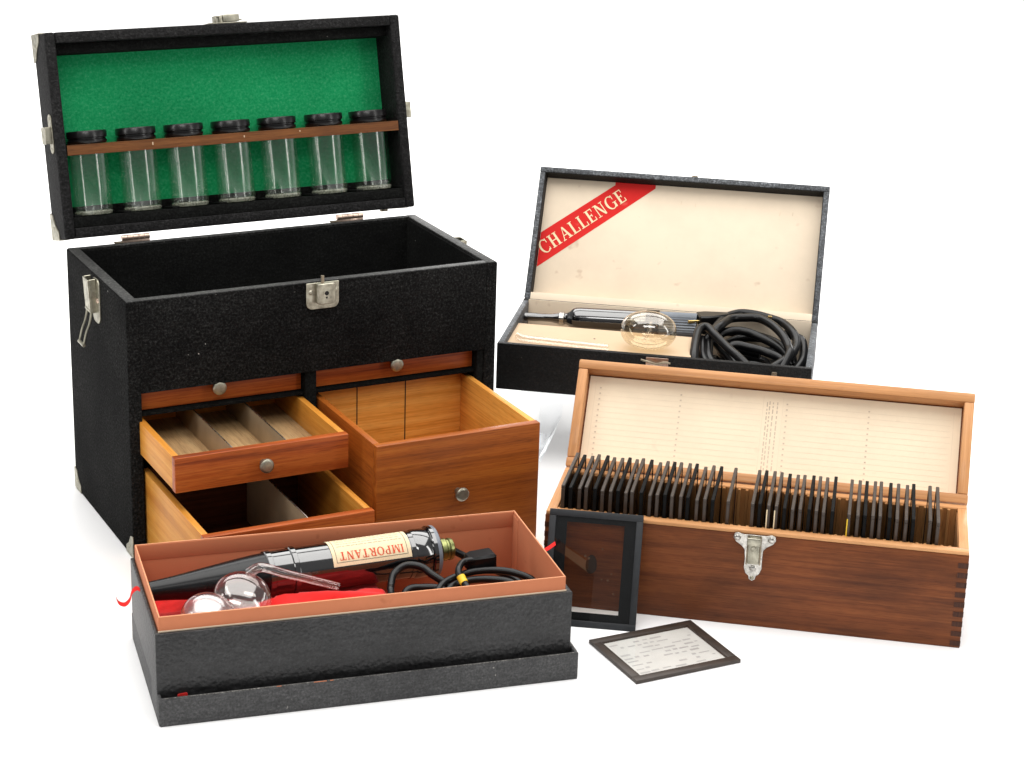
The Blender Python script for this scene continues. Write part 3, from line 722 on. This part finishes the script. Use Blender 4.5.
k.box(.0062, VW - .0062, VLD - .0068, VLD - .0062, VLT + .0035, -.0008, 1, 0); k.box(.0062, .0068, .0062, VLD - .0068, VLT + .0035, -.0008, 1, 0); k.box(VW - .0068, VW - .0062, .0062, VLD - .0068, VLT + .0035, -.0008, 1, 0)
vl = k.build('lid', ['greycase', 'blackfront'], vc); vl.location = (0, VD, VH + .0008); vl.rotation_euler = (VTt, 0, 0)
zl = -.0160
k = MB(); k.box(.0070, VW - .0070, .0010, VLD - .0070, VLT + .0036, zl, 0, .0003)
k.box(.0070, VW - .0070, -.0045, .0068, zl - .0002, .0004, 0, .0003)
# old tape marks
for x, y in ((.160, .127), (.176, .1255), (.270, .122), (.284, .123)): k.poly([(x, y, zl + .00015), (x + .0009, y, zl + .00015), (x + .0012, y + .004, zl + .00015), (x + .0003, y + .0045, zl + .00015)], 1)
pan = k.build('cream_lining', ['cream', 'print'], vl)
k = MB(); zb_ = zl + .0002
k.poly([(.0074, .0415, zb_), (.1300, .1438, zb_), (.1300, .1480, zb_), (.0845, .1480, zb_), (.0845, .1446, zb_), (.0074, .0825, zb_)])
band = k.build('red_band', 'redband', pan, recalc=False)
k = MB(); ps, tw = word('CHALLENGE', .07); ang = math.atan2(.1425 - .0405, .1300 - .0074); ca, sa = math.cos(ang), math.sin(ang)
hgt = .0160; sc = .1130 / (tw * hgt); n = 0
for p in ps:
    q = []
    for a, c in p:
        x, y = .0150 + a * hgt * sc, .0080 + c * hgt
        q.append((.0074 + x * ca - y * sa, .0405 + x * sa + y * ca, zb_ + .0002 + n * .000004))
    k.poly(q); n += 1
k.build('lettering', 'lettercream', band, recalc=False)
# little hooks, and the torn catch on the front
k = MB(); k.box(.1690, .1740, VLD, VLD + .0010, -.011, -.004, 0, .0003); k.tube([(.1700, VLD + .001, -.008), (.1710, VLD + .0032, -.008), (.1745, VLD + .0034, -.008)], .0011, 0, 8)
k.lathe([(0, .0022), (.0012, .0020), (.0018, 0)], frame((.1745, VLD + .0025, -.0075), (0, 1, 0), (1, 0, 0)), 0, 12); k.box(.1480, .1520, VLD, VLD + .0012, -.010, -.005, 1, .0003)
k.build('hook', ['dull', 'copper'], vl)
k = MB(); k.box(.155, .178, -.0012, -.0001, .040, .0485, 1, .0004)
k.tube([(.150, -.002, .0455), (.158, -.0038, .0445), (.166, -.0030, .0425), (.174, -.0036, .0450), (.180, -.002, .0440)], .0011, 0, 8); k.build('front_catch', ['dull', 'copper'], vc)
k = MB(); k.box(.2830, .2885, -.0030, -.0001, .0395, .0440, 0, .0008); k.build('front_stud', 'dull', vc)

# wand in this case
def vpt(p): return to_parent(VA, VB, p)
wv = thing('violet_ray_wand', 'black wand with chrome bands and cord lying in the cream lined case', 'wand', vpt((.0072, .129, .0400)), VA)
WF = frame((0, 0, 0), (1, 0, .028), (0, 1, 0))
k = MB(); k.lathe([(0, 0), (0, .0040), (.0005, .0046), (.012, .0046), (.020, .0042), (.030, .0046), (.038, .0062), (.0385, .0070), (.0440, .0070), (.0446, .0064), (.047, .0066), (.050, .0088), (.0535, .0122), (.057, .0134), (.062, .0138), (.134, .0138)], WF, 0, 40)
k.build('barrel', 'gloss', wv)
k = MB(); k.lathe([(.0388, .0070), (.0390, .0074), (.0438, .0074), (.0440, .0070)], WF, 0, 40); k.build('chrome_ring', 'steel', wv)
k = MB(); pr = []
for i in range(14): x = .1335 + i * .001; pr += [(x, .0145), (x + .0005, .0150)]
k.lathe([(.1333, .0137)] + pr + [(.148, .0130)], WF, 0, 40); k.build('collar', 'hose', wv)
k = MB(); n = 28; t_ = bmesh.new(); ring = []
for xx in (.148, .188):
    ring.append([t_.verts.new((xx, (.0133 if j % 2 else .0121) * math.cos(PI * j / n), (.0133 if j % 2 else .0121) * math.sin(PI * j / n))) for j in range(2 * n)])
for j in range(2 * n): t_.faces.new([ring[0][j], ring[0][(j + 1) % (2 * n)], ring[1][(j + 1) % (2 * n)], ring[1][j]])
t_.faces.new(ring[1]); k.add(t_, 0, WF); k.build('ribbed_grip', 'ceramic', wv, 20)
VV = Matrix.Translation(Vector((-.0072, -.129, -.0400)))
def mv(L): return [VV @ Vector(p) for p in L]
V1 = [(0.2156, 0.0973, 0.0518), (0.2234, 0.1333, 0.0545), (0.2377, 0.1526, 0.0557), (0.2534, 0.1547, 0.0555), (0.2696, 0.1482, 0.0547), (0.286, 0.1375, 0.0535), (0.2982, 0.1157, 0.0507), (0.3033, 0.0982, 0.0452), (0.3008, 0.0764, 0.0406), (0.2901, 0.0537, 0.0366), (.270, .032, .028)]
V2 = [(.205, .085, .040), (0.22, 0.0981, 0.0544), (0.2301, 0.1264, 0.0564), (0.2452, 0.1349, 0.0567), (0.2607, 0.137, 0.0565), (0.2758, 0.1218, 0.0551), (0.2881, 0.1012, 0.0511), (0.2957, 0.0812, 0.0451), (0.2974, 0.0662, 0.042), (.290, .040, .030)]
V3 = [(.290, .1300, .044), (0.3015, 0.1212, 0.0443), (0.3085, 0.1153, 0.042), (0.3115, 0.0957, 0.0372), (0.3105, 0.0708, 0.0323), (.300, .045, .024)]
V4 = [(.205, .015, .030), (0.2010, 0.0333, 0.0424), (0.2000, 0.0751, 0.0529), (0.2030, 0.0907, 0.0556), (0.2094, 0.0932, 0.0556), (0.2187, 0.079, 0.0521), (0.2328, 0.0611, 0.0461), (0.2466, 0.0433, 0.0418), (0.262, 0.028, 0.034)]
V5 = [[(0.205, 0.0874, 0.0445), (0.2065, 0.0683, 0.0395), (0.2103, 0.0479, 0.0352), (.222, .025, .028)], [(0.2121, 0.0896, 0.0441), (0.2134, 0.0712, 0.0395), (0.2165, 0.0501, 0.0352), (.232, .022, .026)], [(0.2202, 0.0888, 0.0394), (0.2277, 0.0753, 0.0362), (0.2375, 0.0609, 0.0328), (.250, .04, .022)]]
V6 = [(.214, .105, .036), (0.2255, 0.1151, 0.0447), (0.2436, 0.1229, 0.0454), (0.263, 0.1171, 0.0423), (0.2877, 0.0994, 0.0362), (.302, .080, .025)]
V7 = [(.225, .080, .026), (0.2371, 0.0905, 0.0387), (0.2557, 0.0907, 0.0378), (0.2747, 0.0849, 0.0356), (0.291, 0.0722, 0.0322), (.300, .050, .022)]
V8 = [(.196, .131, .041), (.212, .135, .038), (.228, .145, .036), (.250, .150, .034), (.280, .140, .030), (.300, .110, .020), (.290, .060, .016), (.240, .045, .014), (.212, .080, .016), (.235, .120, .018), (.270, .115, .016), (.280, .080, .012)]
k = MB()
V9 = [(.225, .115, .030), (.245, .135, .034), (.275, .128, .036), (.292, .105, .032), (.288, .075, .026), (.262, .055, .026), (.238, .062, .030), (.226, .085, .032), (.240, .105, .030), (.266, .100, .028)]
V10 = [(.215, .040, .024), (.235, .060, .024), (.260, .075, .024), (.285, .070, .022), (.300, .085, .024), (.296, .112, .028), (.270, .125, .024)]
for L_ in [V1, V2, V3, V4, V6, V7, V8, V9, V10] + V5: k.tube(mv(L_), .0046, 0, 14)
k.box(.2700 - .0072, .2745 - .0072, .1330 - .129, .1352 - .129, .0595 - .0400, .0613 - .0400, 1, .0004)
k.build('cord', ['rubber', 'brass'], wv)
k = MB(); fp = frame(VV @ Vector((.1960, .126, .0530)), (1, .32, .02), (-.3, 1, 0))
k.prism([(0, -.0095), (.010, -.0105), (.022, -.0075), (.034, -.0045), (.034, .0045), (.022, .0075), (.010, .0105), (0, .0095)], fp, -.006, .0065, 0, .0015)
pg = k.build('plug', 'rubber', wv)
k = MB()
for yy in (-.0062, .0062): k.box(-.0120, .0005, yy - .0008, yy + .0008, -.0012, .0016, 0, .0003, 1, fp)
k.build('plug_prong', 'brass', pg)

# mushroom electrode lying on the deck
el = thing('glass_electrode', 'domed clear glass electrode resting on the deck of the cream lined case', 'glass electrode', vpt((.1525, .0370, .0443)), VA)
k = MB(); k.lathe([(-.0290 * math.cos(PI * j / 24), .0205 * (math.sin(PI * j / 24) ** .85 if 0 < j < 24 else 0)) for j in range(25)], frame((0, 0, .0207), (1, 0, 0), (0, 1, 0)), 0, 48)
k.build('dome', 'ambulb', el, recalc=False)
k = MB(); k.tube([(-.004, .002, .010), (.0, .006, .018), (.001, .012, .026)], .0022, 0, 12); k.build('inner_stem', 'bulb', el)
tu = thing('glass_tube', 'thin clear glass tube lying along the front of the cream lined case', 'glass tube', vpt((.0150, .0270, .0444)), VA)
k = MB(); k.tube([(0, .006, .0040), (.010, .002, .0036), (.030, .000, .0036), (.060, -.003, .0036), (.098, -.006, .0036)], .0035, 0, 16); k.build('tube_wall', 'bulb', tu)

# ================================================================== 5. long black carton standing in its own lid
QA = .3080; QB = (-.2662, 1.4534, 0); QW, QD, QH = .3447, .163, .0244
cl = thing('shallow_carton', 'shallow scuffed black carton lid lying upside down under the long carton', 'carton', QB, QA)
k = MB(); t_ = .0030
k.box(-.0012, QW, 0, t_, .0002, QH, 0, .0014, 3); k.box(-.0012, QW, QD - t_, QD, .0002, QH, 0, .0014, 3)
k.box(-.0012, t_ - .0014, t_ * .6, QD - t_ * .6, .0003, QH - .0002, 0, .0007, 2); k.box(QW - t_, QW, t_ * .6, QD - t_ * .6, .0003, QH - .0002, 0, .0014, 3)
k.box(0, QW - .0005, .0005, QD - .0005, .0001, .0022, 0, 0)
k.box(.003, QW - .004, .0004, .0013, QH - .0003, QH + .00008, 2, .0001); k.box(QW - .0014, QW - .0004, .004, QD - .004, QH - .0004, QH + .00005, 2, .0001)
# scuffed bare board along the front edge
for x0, x1 in ((.092, .096), (.122, .1325), (.1352, .138)): k.box(x0, x1, .0003, .0009, QH - .0004, QH + .00012, 1, .0001)
k.build('lid_tray', ['cartonlid', 'terra', 'rubbed'], cl)
KA = .3062; KB = (-.2683, 1.4671, .0025)
ct = thing('carton_tray', 'long open black carton with terracotta paper lining standing in its lid', 'carton', KB, KA)
KW, KD_, KH, KS = .3332, .1437, .0856, .0733
k = MB(); e0, e1 = -.0034, .0050
k.box(e0, KW + e1, e0 - .0006, -.0005, 0, KS, 0, .0011, 3); k.box(e0, KW + e1, KD_ + .0005, KD_ + .0022, 0, KS, 0, .0008, 2)
k.box(e0, -.0004, -.0006, KD_ + .0006, 0, KS - .0002, 0, .0009, 2); k.box(KW + .0004, KW + e1, -.0006, KD_ + .0006, 0, KS - .0002, 0, .0011, 3)
k.box(e0 + .001, KW + e1 - .001, e0 + .001, KD_, 0.0002, .003, 0, 0)
k.build('outer_shell', 'carton', ct)
k = MB(); l = .0016
k.box(0, KW, 0, l, .003, KH, 0, .0005); k.box(0, KW, KD_ - l, KD_, .003, KH, 0, .0005); k.box(.0001, l, l, KD_ - l, .003, KH - .0001, 0, .0005); k.box(KW - l, KW - .0001, l, KD_ - l, .003, KH - .0001, 0, .0005)
k.box(l, KW - l, l, KD_ - l, .003, .006, 0, 0)
k.box(.0002, KW - .0002, .0002, l - .0002, KH - .0004, KH + .00025, 1, .0001); k.box(.0002, KW - .0002, KD_ - l + .0002, KD_ - .0002, KH - .0004, KH + .00025, 1, .0001)
k.box(.0003, l - .0003, l, KD_ - l, KH - .0004, KH + .0002, 1, .0001); k.box(KW - l + .0003, KW - .0003, l, KD_ - l, KH - .0004, KH + .0002, 1, .0001)
# fold seam on the back wall and glued corner tab
k.box(.001, KW - .002, KD_ - l - .0004, KD_ - l + .0002, KH - .014, KH - .0005, 0, .0002)
k.box(KW - l - .0004, KW - l + .0002, KD_ - .016, KD_ - l, .01, KH - .003, 0, .0002)
# line of cloth binding where the lining meets the outside
k.box(-.0006, KW + .0006, -.0007, -.00005, KS - .0008, KS + .0009, 2, .0002)
k.build('paper_lining', ['terra', 'terraedge', 'print'], ct)
def ribbon(pts, w, nrm):
    k = MB(); P = [Vector(p) for p in pts]; Q = []
    for i in range(len(P) - 1):
        p0, p1, p2, p3 = P[max(i - 1, 0)], P[i], P[i + 1], P[min(i + 2, len(P) - 1)]
        for s_ in range(8):
            t = s_ / 8; Q.append(.5 * ((2 * p1) + (p2 - p0) * t + (2 * p0 - 5 * p1 + 4 * p2 - p3) * t * t + (3 * p1 - p0 - 3 * p2 + p3) * t ** 3))
    Q.append(P[-1]); n = Vector(nrm)
    for a, c in zip(Q, Q[1:]):
        k.box(0, 1, 0, 1, 0, 1, 0, 0, 1, Matrix((((c - a).x * 1.05, n.x * w, .0004 * 0, a.x - n.x * w / 2), ((c - a).y * 1.05, n.y * w, .0004, a.y - n.y * w / 2), ((c - a).z * 1.05, n.z * w, .0004 * .3, a.z - n.z * w / 2), (0, 0, 0, 1))))
    return k.build('red_ribbon', 'redcloth', ct)
ribbon([(-.0025, .084, .0705), (-.0055, .088, .0715), (-.0095, .087, .0690), (-.0120, .085, .0630), (-.0160, .085, .0595), (-.0205, .086, .0610), (-.0225, .086, .0655)], .0038, (0, .8, .6))
ribbon([(KW + .0045, .086, .0690), (KW + .0150, .092, .0700), (KW + .0225, .0955, .0725)], .0034, (0, .8, .6))
k = MB(); k.prism(roundrect(0, .008, 0, .0040, .0012), frame((.013, -.0040, .0160), (1, 0, .1), (0, 0, 1)), 0, .0008); k.build('red_ribbon', 'redcloth', ct)

def kpt(p): return to_parent(KA, KB, (p[0], p[1], p[2] - .0025))
# red cloth pouch under the wand
cp = MB(); nx, ny = 110, 60; X0, X1, Y0, Y1 = .0045, .2080, .0040, .1270
def cloth_h(x, y):
    e = min(1, (x - X0) / .006, (X1 - x) / .010, (y - Y0) / .006, (Y1 - y) / .01); e = max(0, e) ** .4
    h = .0485 + .0065 * min(1, max(0, (x - .09) / .03))
    h += .0085 * math.exp(-((y - .060 - .018 * math.sin(x * 18)) / .010) ** 2) * (1 if x > .09 else .45)
    h += .0050 * math.exp(-((y - .030 - .02 * math.sin(x * 22 + 1)) / .008) ** 2) * min(1, max(0, (x - .06) / .04))
    h += .0040 * math.sin(x * 70 + y * 95) * .6 + .0060 * noise.noise(Vector((x * 32, y * 50, 2)))+ (.0009) * noise.noise(Vector((x * 110, y * 190, 5)))
    dw = (y - (.0885 + x * .106))
    if abs(dw) < .026: h = min(h, .0495 + max(0, abs(dw) - .013) * .35)
    return .0085 + (h - .0085) * e
gr = [[cp.bm.verts.new((X0 + (X1 - X0) * i / nx, Y0 + (Y1 - Y0) * j / ny, cloth_h(X0 + (X1 - X0) * i / nx, Y0 + (Y1 - Y0) * j / ny))) for j in range(ny + 1)] for i in range(nx + 1)]
for i in range(nx):
    for j in range(ny): cp.bm.faces.new([gr[i][j], gr[i + 1][j], gr[i + 1][j + 1], gr[i][j + 1]])
bot = [[cp.bm.verts.new((v.co.x, v.co.y, .0080)) for v in (r[0], r[-1])] for r in (gr[0], gr[-1])]
cp.bm.faces.new([bot[0][0], bot[0][1], bot[1][1], bot[1][0]])
pc = cp.build('cloth_pouch', 'redcloth', None, 80, False)
pc.location = kpt((0, 0, 0)); pc.rotation_euler = (0, 0, KA); pc.location.z = 0
tag(pc, 'crumpled bright red cloth lying in the terracotta lined carton', 'cloth')

# wand in the carton
tip = (.0034, .0872, .0705); wa = math.atan2(.0265, .252)
kw = thing('violet_ray_wand', 'glossy black wand with paper label and flanged end lying in the terracotta carton', 'wand', kpt(tip), KA + wa)
AX = I4
k = MB(); k.lathe([(0, 0), (0, .0072), (.0008, .0080), (.020, .0098), (.050, .0136), (.078, .0170), (.090, .0182), (.098, .0187), (.1000, .0192)], AX, 0, 48); k.build('hose_nose', 'hose', kw)
k = MB(); k.lathe([(.1000, .0192), (.120, .0198), (.2235, .0201), (.2235, .0206), (.2275, .0206), (.2275, .0208), (.2290, .0214), (.2400, .0214), (.2412, .0208), (.2425, .0208)], AX, 0, 56)
k.build('barrel', 'gloss', kw)
k = MB()
for a, r in ((.0985, .0193), (.1195, .0202)): k.lathe([(a, r), (a + .0006, r + .0010), (a + .0045, r + .0010), (a + .0051, r)], AX, 0, 48)
k.build('collar', 'gloss', kw)
k = MB(); k.lathe([(.2425, 0), (.2425, .0220), (.2432, .0226), (.2462, .0226), (.2470, .0226), (.2490, .0225), (.2498, .0217), (.2500, 0)], AX, 0, 56, [0, 0, 0, 1, 1, 1, 0]); k.build('flange', ['gloss', 'ceramic'], kw)  # grey rim colour stands in for the lit edge of the black flange
k = MB(); k.lathe([(.2500, .0), (.2500, .0088), (.2540, .0088), (.2550, .0100), (.2590, .0100), (.2600, .0090), (.2615, .0090), (.2625, .0098), (.2655, .0092), (.2675, .0060), (.2675, 0)], AX, 0, 40); k.build('socket', 'olive', kw)
# label wrapped on the barrel: angle measured from straight up towards the front (-y)
LX0, LX1 = .1530, .2225; r0 = .0204
def cyl(x, s, r): a = s / r0; return (x, -r * math.sin(a), r * math.cos(a))
k = MB(); S0, S1 = -.0150, .0250; n = 24
for j in range(n):
    a, c = S0 + (S1 - S0) * j / n, S0 + (S1 - S0) * (j + 1) / n
    k.poly([cyl(LX0, a, r0), cyl(LX1, a, r0), cyl(LX1, c, r0), cyl(LX0, c, r0)], 0)
bmesh.ops.remove_doubles(k.bm, verts=k.bm.verts[:], dist=1e-6)
lab = k.build('paper_label', ['label'], kw, 40, False)
k = MB(); r1 = r0 + .00012
def strip(x0, x1, s0, s1, r=r1, m=0):
    nn = max(1, int((s1 - s0) / .0025))
    for j in range(nn):
        a, c = s0 + (s1 - s0) * j / nn, s0 + (s1 - s0) * (j + 1) / nn
        k.poly([cyl(x0, a, r), cyl(x1, a, r), cyl(x1, c, r), cyl(x0, c, r)], m)
strip(LX0 + .0030, LX0 + .0036, S0 + .002, S1 - .003); strip(LX1 - .0036, LX1 - .0030, S0 + .002, S1 - .003); strip(LX0 + .003, LX1 - .003, S1 - .0036, S1 - .0030); strip(LX0 + .003, LX1 - .003, S0 + .002, S0 + .0025)
for row in range(6):
    s_ = S0 + .0055 + row * .0032; x = LX0 + .006
    while x < LX1 - .007:
        L_ = random.uniform(.001, .0045); strip(x, min(x + L_, LX1 - .006), s_, s_ + .0005); x += L_ + random.uniform(.0006, .0012)
k.build('fine_print', 'ink', lab, recalc=False)
k = MB(); ps, tw = word('IMPORTANT', .09); hh = .0072; sx = (LX1 - LX0 - .0125) / (tw * hh)
for n_, p in enumerate(ps):      # the label is upside down to the viewer: letters run from right to left, tops towards the front
    lerp = lambda u, v, t: (u[0] + (v[0] - u[0]) * t, u[1] + (v[1] - u[1]) * t)
    for j in range(6):
        q = []
        for a, c in (lerp(p[0], p[3], j / 6), lerp(p[1], p[2], j / 6), lerp(p[1], p[2], (j + 1) / 6), lerp(p[0], p[3], (j + 1) / 6)):
            q.append(cyl(LX1 - .0062 - a * hh * sx, .0128 + c * hh, r1 + .00008 + n_ * .000003))
        k.poly(q)
k.build('lettering', 'letterred', lab, recalc=False)
# cord and plug
Wi = Matrix.Translation(Vector((tip[0], tip[1], tip[2]))) @ Matrix.Rotation(wa, 4, 'Z'); Wi.invert()
def mk(L): return [Wi @ Vector(p) for p in L]
KA_ = [(.2030, .050, .040), (0.2001, 0.0576, 0.06), (0.2027, 0.0690, 0.0630), (0.208, 0.0790, 0.0690), (0.2191, 0.0830, 0.0735), (0.2312, 0.0795, 0.0725), (0.2390, 0.0715, 0.068), (0.2500, 0.0640, 0.0610), (.262, .055, .05)]
KB_ = [(.2300, .045, .048), (0.2407, 0.0567, 0.0608), (0.2533, 0.0667, 0.0643), (0.2737, 0.0675, 0.069), (0.295, 0.0634, 0.0697), (0.3112, 0.0568, 0.0674), (0.3228, 0.05, 0.062), (.328, .042, .050)]
KC_ = [(.240, .045, .050), (0.2505, 0.056, 0.0612), (0.2677, 0.062, 0.0638), (0.2891, 0.0583, 0.0643), (0.3047, 0.0499, 0.0620), (.315, .040, .050)]
KD2 = [(0.284, 0.0735, 0.0765), (0.277, 0.0725, 0.0773), (0.2655, 0.071, 0.077), (0.2578, 0.0577, 0.075), (0.2598, 0.0504, 0.0698), (0.2631, 0.0381, 0.0640), (.268, .028, .052)]
KE_ = [(.206, .052, .048), (0.2146, 0.0628, 0.0595), (0.2283, 0.0646, 0.0605), (0.2442, 0.0575, 0.0600), (.255, .045, .05)]
KF_ = [(.2685, .1150, .069), (.281, .112, .062), (.297, .100, .056), (.318, .080, .050), (.322, .060, .042), (.305, .035, .036), (.260, .028, .034), (.220, .035, .032), (.212, .060, .030), (.235, .080, .028), (.270, .078, .024), (.300, .070, .018)]
k = MB()
for L_ in (KA_, KB_, KC_, KE_, KF_): k.tube(mk(L_), .0032, 0, 14)
k.tube(mk(KD2), .0029, 0, 14)
mid = [(0.2588, 0.0540, 0.0724), (0.2596, 0.0508, 0.0701), (0.2604, .0478, .0685)]
k.tube(mk(mid), .0036, 1, 14, True, 6)
k.build('cord', ['rubber', 'yellow'], kw)
k = MB(); fp = frame(Wi @ Vector((.2690, .0770, .0735)), (1, -.02, .03), (0, 1, 0))
k.prism([(0, -.0045), (.006, -.0085), (.024, -.0092), (.0265, -.0075), (.0265, .0075), (.024, .0092), (.006, .0085), (0, .0045)], fp, -.006, .0068, 0, .0018)
k.build('plug', 'rubber', kw)

# two glass electrodes on the cloth
e1_ = thing('glass_electrode', 'round clear glass electrode with a long bent stem beside the labelled wand', 'glass electrode', kpt((.0740, .0480, .0560)), KA)
k = MB(); k.lathe([(.0140 * -math.cos(PI * j / 24), .0240 * (math.sin(PI * j / 24) if 0 < j < 24 else 0)) for j in range(25)], frame((0, 0, .0190), (.10, -.58, .81), (1, 0, 0)), 0, 48)
k.build('bulb', 'bulb', e1_, recalc=False)
k = MB(); k.tube([(.008, .012, .035), (.014, .008, .0405), (.021, .005, .0410), (.035, .004, .0355), (.057, .004, .0275), (.080, .004, .0190)], lambda t: .0043 - .0012 * t, 0, 16); k.build('stem', 'bulb', e1_, recalc=False)
e2_ = thing('glass_electrode', 'domed clear glass electrode half hidden behind the front rim of the carton', 'glass electrode', kpt((.0430, .0290, .0490)), KA)
k = MB(); k.lathe([(.0150 * -math.cos(PI * j / 24), .0222 * (math.sin(PI * j / 24) if 0 < j < 24 else 0)) for j in range(25)], frame((0, 0, .0205), (.05, -.6, .8), (1, 0, 0)), 0, 48)
k.build('bulb', 'silver', e2_, recalc=False)

# ================================================================== light, world, camera
w = bpy.data.worlds.new('World'); scene.world = w; w.use_nodes = True
bg = w.node_tree.nodes['Background']; bg.inputs['Strength'].default_value = 1.0
wn = w.node_tree; tc = wn.nodes.new('ShaderNodeTexCoord'); sp = wn.nodes.new('ShaderNodeSeparateXYZ'); wn.links.new(tc.outputs['Generated'], sp.inputs[0])
ma = wn.nodes.new('ShaderNodeMath'); ma.operation = 'MULTIPLY_ADD'; ma.inputs[1].default_value = .5; ma.inputs[2].default_value = .5; wn.links.new(sp.outputs['Y'], ma.inputs[0])
# the room: dim behind the camera, white paper beyond the table
hor = ramp(wn, ma.outputs[0], [(.05, (.13, .13, .13)), (.45, (.42, .42, .415)), (.75, (1.35, 1.35, 1.345))])
low = ramp(wn, sp.outputs['Z'], [(.16, (0, 0, 0)), (.34, (1, 1, 1))])
wn.links.new(mixc(wn, hor, (.30, .30, .30), low), bg.inputs['Color'])
def area(name, loc, target, sx, sy, power, col=(1, .985, .96)):
    d = bpy.data.lights.new(name, 'AREA'); d.shape = 'RECTANGLE'; d.size = sx; d.size_y = sy; d.energy = power; d.color = col
    o = bpy.data.objects.new(name, d); COL.objects.link(o); o.location = loc
    o.rotation_euler = (Vector(target) - Vector(loc)).to_track_quat('-Z', 'Y').to_euler(); o['kind'] = 'structure'
    return o
area('overhead_softbox', (0, 1.75, 2.2), (0, 1.8, 0), 2.8, 1.9, 70)
area('front_softbox', (-.25, -.2, 2.1), (0, 1.7, .1), 1.5, .45, 17)
area('softbox_left', (-1.9, .9, 1.0), (0, 1.75, .15), .28, 1.8, 10)
area('softbox_right', (1.9, .8, 1.0), (0, 1.75, .15), .28, 1.8, 10)
area('added_low_fill', (0, 4.5, .66), (0, 2.0, .05), 3.2, .7, 42)  # added unseen fill that lightens the floor under the riser
area('background_light', (0, 4.2, 2.6), (0, 5.0, 0), 4, 2.5, 120)

cam = bpy.data.cameras.new('camera'); co = bpy.data.objects.new('camera', cam); COL.objects.link(co); scene.camera = co
cam.sensor_width = 36; cam.lens = 2089.7 / 1024 * 36; cam.clip_start = .05; cam.clip_end = 100
Rm = Matrix.Rotation(PI / 2 - .3339, 4, 'X') @ Matrix.Rotation(.0313, 4, 'Z')
co.matrix_world = Matrix.Translation((0, 0, .8007)) @ Rm
scene.view_settings.view_transform = 'Standard'; scene.view_settings.look = 'None'; scene.view_settings.exposure = 0; scene.view_settings.gamma = 1
scene.cycles.transparent_max_bounces = 24; scene.cycles.max_bounces = 12; scene.cycles.use_denoising = True
